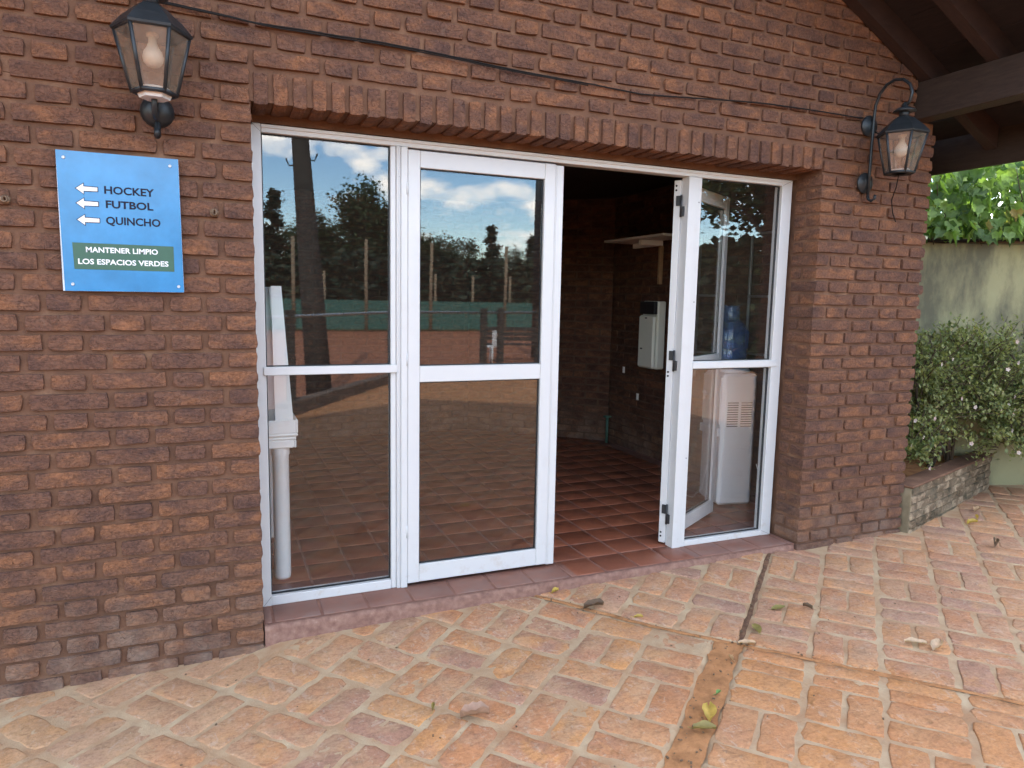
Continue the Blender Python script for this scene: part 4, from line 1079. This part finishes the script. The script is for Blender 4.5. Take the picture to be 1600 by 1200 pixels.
# ------------------------------------------------------------------ fallen leaves
def leaf_mesh(L, Wd, curl, seed, mat):
    rn = random.Random(seed); vs = []; n = 7
    for i in range(n+1):
        u = i/n; w = Wd*math.sin(math.pi*min(.98, u*.9+.06))**.8*.5
        zc = curl*L*(math.sin(u*math.pi*.8))*.6+abs(u-.5)*curl*L*.25
        for q in (-1, -.5, 0, .5, 1):
            vs.append(((u-.5)*L, q*w*(1-curl*.2*abs(q)), .002+zc*.4+abs(q)**1.6*curl*Wd*.55*rn.uniform(.75, 1.25)))
    fs = [(i*5+q, i*5+q+1, (i+1)*5+q+1, (i+1)*5+q) for i in range(n) for q in range(4)]
    mb = MB().add(vs, fs, True)
    mb.tube([(-.5*L, 0, .004), (-.5*L-.018, .003, .008)], .0012, 4)
    return mb.mesh('fallen_leaf', mat)
FL = [((.672, -.833), .105, .075, .75, 'pink_leaf', -25, 'large curled pale tan dry leaf on the paving in the foreground'),
      ((.551, -.717), .032, .020, 1.2, 'olive_leaf', 60, 'tiny rolled yellow green leaf left of the curled tan leaf'),
      ((1.50, -.240), .10, .06, .7, 'brown_leaf', -10, 'shrivelled dark brown leaf on the paving in front of the doorway'),
      ((1.394, -.030), .045, .03, .8, 'yellow_leaf', 15, 'yellow leaf lying against the door step'),
      ((1.66, -.392), .042, .026, .7, 'yellow_leaf', -40, 'small yellow leaf in the crack right of the shrivelled brown leaf'),
      ((2.100, -.695), .075, .045, .35, 'olive_leaf', 70, 'yellow green leaf just right of the soil gutter head'),
      ((2.350, -.570), .070, .042, .35, 'olive_leaf', -15, 'dull olive leaf lying alone on bricks below the pier corner'),
      ((2.483, -.625), .045, .026, 1.1, 'brown_leaf', 120, 'small brown leaf right of the dull olive leaf'),
      ((2.655, -1.075), .095, .045, .4, 'tan_leaf', 150, 'long pale dry leaf, upper half of the pair on right paving'),
      ((2.715, -1.130), .095, .050, .45, 'tan_leaf', 20, 'broad pale dry leaf, lower half of the pair on right paving'),
      ((1.965, -.785), .075, .040, .4, 'tan_leaf', -30, 'orange tan leaf across the head of the soil gutter'),
      ((1.815, -.860), .035, .022, .8, 'tan_leaf', 80, 'scrap of pale leaf in the upper soil gutter'),
      ((1.60, -1.045), .030, .020, .5, 'green_leaf', 20, 'small fresh green leaf in the middle of the soil gutter'),
      ((1.470, -1.150), .085, .060, .6, 'yellow_leaf', 55, 'bright yellow curled leaf in the lower soil gutter'),
      ((1.400, -1.215), .080, .050, .5, 'olive_leaf', -35, 'mottled olive leaf at the lower end of the soil gutter'),
      ((4.78, .08), .075, .045, .8, 'tan_leaf', 10, 'pale leaf on the far paving nearest the garden wall'),
      ((4.48, -.089), .070, .045, .8, 'yellow_leaf', -20, 'yellow leaf on the paving beside the planter base'),
      ((4.62, -.02), .05, .03, .9, 'yellow_leaf', 50, 'smaller yellow leaf next to the planter, beyond the first'),
      ((4.20, -.42), .075, .045, 1.1, 'brown_leaf', 33, 'brown crumpled leaf on the right paving near the frame edge')]
for (x, y), L, wd, cu, mt, rz, lab in FL:
    o = link('fallen_leaf', leaf_mesh(L, wd, cu, hash(lab) % 1000 if False else int(L*1e4+x*100) % 977, mt)); o.location = (x, y, ground_z(x, y)+.003); o.rotation_euler = (jit(.12), jit(.12), R(rz))
    tag(o, lab, 'leaf', 'fallen leaves on the brick paving')
db = MB(); rn = random.Random(11)
for k in range(150):
    if k < 95: p = stp(rn.uniform(-.9, .97), rn.uniform(1.75, 1.86))
    elif k < 120: p = stp(rn.uniform(1.0, 2.1), rn.uniform(1.838, 1.86))
    else: p = stp(.972+rn.gauss(0, .012), rn.uniform(.4, 2.4))
    s = rn.uniform(.002, .006)
    db.box(-s, s, -s*.6, s*.6, -s*.3, s*.4, 0, Matrix.Translation((p.x, p.y, ground_z(p.x, p.y)+.003)) @ Matrix.Rotation(rn.uniform(0, 6), 4, 'Z') @ Matrix.Rotation(rn.uniform(-.5, .5), 4, 'X'), rn.uniform(.01, .99))
for k in range(130):
    x, y = rn.uniform(-.5, 5), rn.uniform(-1.6, -.08); s = rn.uniform(.0015, .0045)
    db.box(-s, s, -s*.6, s*.6, -s*.3, s*.5, 0, Matrix.Translation((x, y, ground_z(x, y)+.003)) @ Matrix.Rotation(rn.uniform(0, 6), 4, 'Z'), rn.uniform(.01, .99))
tag(db.obj('leaf_litter', 'brown_leaf'), 'scattered brown crumbs of leaf and bark in the paving joints', 'litter', None, 'stuff')

# ------------------------------------------------------------------ things inside the room
def plastic_table(flip, x0, y0, w, d, z0, h, label, round_leg):
    t = empty('plastic_table', (x0, y0, z0), 0, label, 'table')
    s = (lambda z: h-z) if flip else (lambda z: z)
    def bx(m, a, b, c, e, za, zb, bev=.004): m.box(a, b, c, e, min(s(za), s(zb)), max(s(za), s(zb)), bev)
    m = MB(); bx(m, -w, 0, 0, d, h-.016, h, .006); m.obj('table_top', 'white_plastic', t)
    m = MB(); a = .055 if not flip else .085
    bx(m, -w, -.012, 0, .012, h-a, h-.0165); bx(m, -w, -.012, d-.012, d, h-a, h-.0165); bx(m, -.0115, 0, 0, d, h-a, h-.0165); bx(m, -w, -w+.0115, .0125, d-.0125, h-a, h-.0165)
    m.obj('apron', 'white_plastic', t)
    for lx, ly in ((-.072, .058), (-w+.072, .058), (-.072, d-.058), (-w+.072, d-.058)):
        m = MB()
        if round_leg:
            pr = [(.037, 0), (.040, .012), (.040, h-.10), (.044, h-.095), (.044, h-.06), (.044, h-.0175)]
            m.lathe(sorted([(r, s(z)) for r, z in pr], key=lambda a: a[1]), 20, Matrix.Translation((lx, ly, 0)))
        else:
            sx = 1 if lx > -w/2 else -1; sy = -1 if ly < d/2 else 1
            def lp(z, k):   # L-shaped section, wider near the top
                q = .048+.040*k
                ox, oy = lx+sx*.045*k+sx*.01, ly+sy*.045*k+sy*.01
                pts = [(0, 0), (-q, 0), (-q, .012), (-.012, .012), (-.012, q), (0, q)]
                return [(ox+sx*p[0]*1.0, oy-sy*p[1], s(z)) for p in pts]
            A, Bv = lp(.0, 0.0), lp(h-.0175, 1.0)
            m.add(A+Bv, [tuple(range(6))[::-1], tuple(range(6, 12))]+[(i, (i+1) % 6, 6+(i+1) % 6, 6+i) for i in range(6)])
        m.obj('leg', 'white_plastic', t)
    return t
plastic_table(False, .196, .475, .78, .78, ZF+.002, .735, 'white plastic table with round legs standing behind the left window', True)
plastic_table(True, .204, .468, .80, .80, ZF+.739, .735, 'white plastic table turned upside down on top of another table', False)

ht = empty('wall_heater', (3.505, 2.11, .90), 0, 'cream enamel box heater mounted on the inner brick wall', 'heater')
m = MB(); m.box(-.085, 0, 0, .25, .0, .60, .012); m.obj('housing', 'heater_enamel', ht)
m = MB(); m.box(-.125, -.0855, .004, .246, .004, .475, .016); m.obj('front_panel', 'heater_enamel', ht)
m = MB(); m.box(-.120, -.0856, .010, .240, .485, .597, .004); m.obj('top_grille', 'black_plastic', ht)
m = MB(); m.box(-.1275, -.1252, .11, .14, .445, .457); m.box(-.1275, -.1252, .17, .20, .17, .182); m.obj('badge', 'black_plastic', ht)
sh = empty('wall_shelf', (3.505, 2.1, 2.03), 0, 'white board shelf on a timber bracket above the heater', 'shelf')
m = MB(); m.box(-.30, 0, -.32, .62, .0, .020, .002); m.obj('shelf_board', 'white_plastic', sh)
m = MB(); m.box(-.24, -.01, .09, .125, -.045, -.0005, .002); m.box(-.03, -.0005, .1255, .55, -.045, -.0005, .002); m.obj('cleat', 'white_plastic', sh)
m = MB(); m.box(-.035, -.0005, .092, .123, -.38, -.0455, .002); m.obj('bracket_post', 'raw_pine', sh)
pp = MB(); pp.tube([(3.47, 2.99, ZF), (3.47, 2.99, .33)], .014, 8); pp.box(3.43, 3.50, 2.96, 3.0, .33, .345)
tag(pp.obj('pipe_stub', 'pipe_green'), 'short green pipe stub rising in the dark room corner', 'pipe')
for x, z, lab in ((3.513, .83, 'small white socket low on the inner wall beneath the heater, upper one'), (3.513, .60, 'small white socket low on the inner wall, lower one')):
    m = MB(); m.box(-.006, 0, -.018, .018, -.03, .03, .002); o = m.obj('wall_plate', 'white_plastic'); o.location = (x, 2.78 if z > .7 else 2.52, z); tag(o, lab, 'socket')

ds = empty('water_dispenser', (3.075, .79, ZF), R(-12), 'white freestanding water dispenser with slotted back behind the right window', 'water dispenser')
m = MB(); m.box(0, .258, .0, .30, .01, .945, .018); m.obj('cabinet', 'dispenser_plastic', ds)
m = MB(); m.box(.024, .234, -.003, .0005, .05, .93, .001); m.obj('back_panel', 'dispenser_plastic', ds)
for sx in (.036, .140):
    for k in range(11):
        m = MB(); m.box(sx, sx+.082, -.0052, -.0031, .575+k*.0165, .575+k*.0165+.006); m.obj('vent_slot', 'dark_hole', ds)
m = MB(); m.box(-.028, -.0005, .02, .28, .50, .56, .006); m.obj('drip_tray', 'dispenser_plastic', ds)
m = MB(); m.box(-.012, -.0005, .015, .285, .58, .925, .006); m.obj('tap_panel', 'dispenser_plastic', ds)
for y in (.09, .19):
    m = MB(); m.tube([(-.0125, y, .78), (-.045, y, .78), (-.048, y, .745)], .010, 8); m.box(-.058, -.03, y-.012, y+.012, .791, .803, .002); m.obj('tap', 'dispenser_plastic', ds)
m = MB(); m.lathe([(.118, .9455), (.122, .955), (.108, .972), (.05, .975)], 20, Matrix.Translation((.145, .155, 0))); m.obj('bottle_seat', 'dispenser_plastic', ds)
jg = empty('water_jug', (3.215, .925, ZF+.9755), 0, 'blue water bottle with handle standing on top of the dispenser', 'bottle')
m = MB(); m.lathe([(.085, .001), (.118, .012), (.124, .04), (.119, .06), (.124, .08), (.124, .12), (.119, .135), (.124, .15), (.120, .24), (.105, .30), (.075, .335), (.062, .345)], 24); m.obj('bottle_body', 'jug_plastic', jg)
m = MB(); m.lathe([(.063, .3455), (.064, .36), (.060, .43), (.055, .44)], 20); m.obj('bottle_neck', 'jug_plastic', jg)
m = MB(); m.lathe([(.080, .004), (.112, .014), (.115, .14), (.112, .141)], 20); m.obj('water', 'jug_water', jg)
m = MB(); m.tube([(.118, 0, .12), (.15, -.01, .14), (.155, -.01, .25), (.118, 0, .28)], .011, 8); m.obj('handle', 'jug_plastic', jg)
m = MB(); m.tube([(3.36, .74, ZF+.30), (3.40, .72, ZF+.16), (3.39, .70, ZF+.05), (3.30, .62, ZF+.006), (3.44, .52, ZF+.006), (3.47, .45, ZF+.02)], .004, 6)
tag(m.obj('power_cord', 'white_plastic'), 'thin white power cord trailing from the water dispenser to the wall', 'cord')
for z in (.60, 1.50, 2.05):
    for x in (.643, 2.339):
        m = MB(); m.lathe([(.0035, 0), (.0030, .0012)], 10, Matrix.Translation((x, Y0-.0035 if x < 1 else Y0-.0002, z)) @ Matrix.Rotation(math.pi/2, 4, 'X')); m.obj('screw', 'black_plastic', ent)
gr = empty('window_grille', (3.50, .62, 0), 0, 'grey steel grid window with dark panes on the inner right wall', 'window')
m = MB()
for y in (0, .22, .44): m.box(-.02, -.004, y-.008, y+.008, .95, 2.06, .001)
for z in (1.13, 1.55, 2.0): m.box(-.022, -.006, -.008, .448, z-.008, z+.008, .001)
m.obj('grille_bars', 'galvanised', gr)
# ------------------------------------------------------------------ what the panes mirror: court, fences, poles, trees
kb = MB()
for (xa, ya), (xb, yb) in zip(KERB[:-1], KERB[1:]):
    d = Vector((xb-xa, yb-ya, 0)); L = d.length; kb.box(0, L, -.09, .09, -.3, .16+ground_z((xa+xb)/2), .01, T(xa, ya, 0, math.atan2(d.y, d.x)))
tag(kb.obj('kerb', 'kerb_stone'), kind='structure')
rf = empty('rail_fence', (0, 0, 0), 0, 'low pipe rail fence with timber posts along the edge of the clay court', 'fence')
rail = [(x, y, 1.22) for x, y in KERB[:4]] ; m = MB(); m.tube([(x, y-.05, z) for x, y, z in rail], .022, 8); m.obj('rail', 'galvanised', rf)
for x, y in ((-1.2, -2.75), (.72, -5.75), (2.7, -8.65), (4.62, -9.2), (5.02, -9.32), (5.98, -9.62)):
    m = MB(); m.box(x-.055, x+.055, y-.055, y+.055, -.2, 1.30, .004); m.obj('post', 'pole_wood', rf)
up_ = empty('utility_pole', (1.30, -7.4, -.2), 0, 'tall dark leaning timber utility pole beyond the rail fence', 'pole')
m = MB(); m.tube([(0, 0, 0), (-.10, 0, 1.8), (-.22, 0, 3.8), (-.45, 0, 8.2)], [.20, .17, .125, .10], 12); m.obj('pole_shaft', 'pole_wood', up_)
for sx in (-1, 1):
    m = MB(); m.tube([(-.21, 0, 3.62+.05*sx), (-.21+sx*.18, 0, 3.60+.05*sx), (-.21+sx*.22, 0, 3.70+.05*sx)], .012, 6); m.obj('insulator_hook', 'iron', up_)
lm = empty('light_mast', (8.4, -15, -.2), 0, 'slim dark floodlight mast at the side of the clay court', 'mast')
m = MB(); m.tube([(0, 0, 0), (0, 0, 9)], [.11, .08], 10); m.obj('mast_shaft', 'iron', lm)
m = MB(); m.box(-.5, .5, -.12, .12, 9.0, 9.25, .01); m.obj('lamp_bar', 'iron', lm)
ff = empty('court_fence', (0, -30, -.2), 0, 'tall court fence of timber posts with a green windscreen', 'fence')
for x in (-8, -3.5, .2, 3.2, 6.5, 9.66, 13.6, 17.5, 21.5):
    m = MB(); m.tube([(x, 0, 0), (x+.03, 0, 4.3)], .085, 8); m.obj('post', 'old_wood', ff)
for x in (10.8, 12.9, 15.1, 2.0, 5.0): m = MB(); m.tube([(x, -3, 0), (x, -3, 2.9)], .075, 8); m.obj('post', 'old_wood', ff)
m = MB(); m.box(-16, 26, -.03, -.005, .12, 1.48); m.obj('windscreen', 'windscreen_cloth', ff)
bn = empty('park_bench', (7.4, -14.2, -.19), R(20), 'dark slatted bench tilted beside the clay court', 'bench')
m = MB()
for k in range(4): m.box(-.75, .75, -.25+k*.13, -.14+k*.13, .43, .46, .003)
m.obj('seat', 'pole_wood', bn)
m = MB()
for k in range(3): m.box(-.75, .75, .29+k*.03, .31+k*.03, .56+k*.13, .66+k*.13, .003)
m.obj('backrest', 'pole_wood', bn)
for sx in (-.62, .62): m = MB(); m.box(sx-.03, sx+.03, -.24, .30, 0, .43, .004); m.obj('leg', 'pole_wood', bn)
ch = empty('plastic_chair', (6.5, -13.6, -.19), R(-30), 'white plastic chair on the clay court near the bench', 'chair')
m = MB(); m.box(-.22, .22, -.22, .22, .42, .45, .006); m.obj('seat', 'white_plastic', ch)
m = MB(); m.box(-.22, .22, .20, .235, .455, .86, .006); m.obj('backrest', 'white_plastic', ch)
for sx in (-.2, .2):
    for sy in (-.2, .2): m = MB(); m.tube([(sx, sy, 0), (sx*.95, sy*.95, .42)], .022, 6); m.obj('leg', 'white_plastic', ch)

def tree(x, y, h, w, kind, label, group, seed):
    rn = random.Random(seed)
    t = empty('pine_tree' if kind == 'c' else 'broadleaf_tree', (x, y, -.24), 0, label, 'tree', group)
    m = MB(); k = .92 if kind == 'c' else .62
    m.tube([(0, 0, 0), (rn.uniform(-.1, .1), 0, h*.3), (rn.uniform(-.15, .15), 0, h*k)], [h*.028, h*.02, h*.006], 8)
    tips = []
    nb = 46 if kind == 'c' else 34
    for i in range(nb):
        th = rn.uniform(0, 6.28)
        if kind == 'c':
            z = h*(.14+.84*(i/nb)); L = w*(1.02-(i/nb))*rn.uniform(.65, 1.1)+.12
            a = Vector((0, 0, z)); b = Vector((math.cos(th)*L, math.sin(th)*L, z-L*.12+rn.uniform(-.1, .2)))
        else:
            z0 = h*rn.uniform(.22, .55); ph = rn.uniform(.0, 1.35); L = rn.uniform(.5, 1.0)
            a = Vector((0, 0, z0)); b = Vector((math.cos(th)*w*L*math.sin(ph+.25), math.sin(th)*w*L*math.sin(ph+.25), h*.42+h*.54*L*math.cos(ph)))
        m.tube([a, a.lerp(b, .5)+Vector((0, 0, .05*h*.3)), b], [h*.009, h*.006, h*.002], 5)
        tips.append((a, b))
    m.obj('trunk', 'bark', t)
    f = MB()
    for a, b in tips:
        n = 130 if kind == 'c' else 260
        tone = min(.98, max(.02, rn.gauss(.5, .25)))
        for q in range(n):
            if kind == 'c': c = a.lerp(b, rn.uniform(.15, 1.05))+Vector((rn.gauss(0, .13), rn.gauss(0, .13), rn.gauss(-.05, .10)))*(h/7)
            else: c = b+Vector((rn.gauss(0, .36), rn.gauss(0, .36), rn.gauss(0, .30)))*(h/7)
            s = rn.uniform(.10, .22)*(h/7)
            M = Matrix.Translation(c) @ Matrix.Rotation(rn.uniform(0, 6.28), 4, 'Z') @ Matrix.Rotation(rn.uniform(0, 3.1), 4, 'X') @ Matrix.Scale(s, 4)
            f.add([(-.5, 0, 0), (0, -.35, .1), (.5, 0, 0), (0, .35, .1)], [(0, 1, 2, 3)], False, M, min(.999, max(.001, tone+rn.gauss(0, .12))))
    o = f.obj('crown', 'conifer_leaf' if kind == 'c' else 'tree_leaf', t); o['kind'] = 'stuff'
    return t
TREES = [(3.0, -38, 7.6, 1.3, 'c'), (5.3, -38, 6.2, 2.0, 'b'), (1.6, -40, 6.3, 2.3, 'b'), (8.0, -38, 8.1, 1.6, 'b'), (9.6, -39, 7.2, 1.8, 'b'), (11.9, -38, 5.8, 2.0, 'b'), (13.9, -39, 5.4, 1.8, 'b'), (15.86, -38, 6.3, 1.6, 'c'), (17.2, -39, 4.9, 2.0, 'b'), (18.6, -38, 5.8, .6, 'c'), (20.8, -40, 5.4, 2.2, 'b'), (-1.5, -39, 7.2, 2.4, 'b'), (6.8, -42, 6.0, 2.4, 'b'), (10.6, -43, 5.9, 2.4, 'b'), (23.5, -39, 6.0, 2.4, 'b'), (4.2, -43, 6.2, 2.6, 'b'), (13.0, -44, 5.2, 2.6, 'b'), (15.0, -44, 5.0, 2.4, 'b')]
ORD = ['first', 'second', 'third', 'fourth', 'fifth', 'sixth', 'seventh', 'eighth', 'ninth', 'tenth', 'eleventh', 'twelfth', 'thirteenth', 'fourteenth', 'fifteenth']
rank = {}
for k_ in 'cb':
    for q, i_ in enumerate(sorted([i for i in range(len(TREES)) if TREES[i][4] == k_], key=lambda i: -TREES[i][0]/TREES[i][1])): rank[i_] = ORD[q]
for i, (x, y, h, w, k) in enumerate(TREES):
    tree(x, y, h, w, k, rank[i]+(' dark conifer from the left in the tree line mirrored in the panes' if k == 'c' else ' dark broadleaf tree from the left in the tree line mirrored in the panes'), 'conifers beyond the court fence' if k == 'c' else 'broadleaf trees beyond the court fence', 100+i)
tree(10.6, -6.8, 6.8, 2.8, 'b', 'shady broadleaf tree to the side of the porch, nearest the paving', None, 301)
tree(13.5, -10.5, 8.5, 3.2, 'b', 'taller broadleaf tree behind the one beside the paving', None, 302)
tree(8.0, 7.2, 6.6, 2.4, 'b', 'leafy tree standing behind the ivy on the garden wall', None, 303)
hg = MB(); rn = random.Random(77)
hg.box(-16, 27, -36.4, -36.0, -.2, 3.0)
for k in range(8000):
    x = rn.uniform(-16, 27); z = rn.uniform(0, 3.9)+.6*noise.noise(Vector((x*.5, 0, 0))); y = -34.5+rn.gauss(0, .5)
    s = rn.uniform(.35, .7)
    hg.add([(-.5, 0, 0), (0, -.35, .1), (.5, 0, 0), (0, .35, .1)], [(0, 1, 2, 3)], False, Matrix.Translation((x, y, z-.2)) @ Matrix.Rotation(rn.uniform(0, 6.28), 4, 'Z') @ Matrix.Rotation(rn.uniform(0, 3.1), 4, 'X') @ Matrix.Scale(s, 4), rn.uniform(.01, .99))
h2 = MB()  # added hedge out of view, keeps the reflection in the right panes dark
for k in range(7000):
    t = rn.random(); x = 9.9+rn.gauss(0, .35)+t*1.2; y = -.8-t*11; z = rn.uniform(0, 3.0)+.5*noise.noise(Vector((y*.6, 3, 0)))
    h2.add([(-.5, 0, 0), (0, -.35, .1), (.5, 0, 0), (0, .35, .1)], [(0, 1, 2, 3)], False, Matrix.Translation((x, y, z-.2)) @ Matrix.Rotation(rn.uniform(0, 6.28), 4, 'Z') @ Matrix.Rotation(rn.uniform(0, 3.1), 4, 'X') @ Matrix.Scale(rn.uniform(.22, .45), 4), rn.uniform(.01, .99))
h3 = MB()
for k in range(5200):
    t = rn.random(); x = -13+t*9.5; y = 7.0+rn.gauss(0, .35); z = rn.uniform(0, 2.6)+.5*noise.noise(Vector((x*.6, 9, 0)))
    h3.add([(-.5, 0, 0), (0, -.35, .1), (.5, 0, 0), (0, .35, .1)], [(0, 1, 2, 3)], False, Matrix.Translation((x, y, z-.2)) @ Matrix.Rotation(rn.uniform(0, 6.28), 4, 'Z') @ Matrix.Rotation(rn.uniform(0, 3.1), 4, 'X') @ Matrix.Scale(rn.uniform(.22, .45), 4), rn.uniform(.01, .99))
tag(h3.obj('hedge', 'tree_leaf'), 'green hedge behind the building on the sign side', 'hedge', None, 'stuff')
tag(h2.obj('hedge', 'tree_leaf'), 'added green hedge out of view that blocks bright sky mirrored in the right panes', 'hedge', None, 'stuff')
tag(hg.obj('hedge', 'conifer_leaf'), 'dark undergrowth hedge filling the foot of the far tree line', 'hedge', None, 'stuff')
bpy.data.objects.remove(hold)
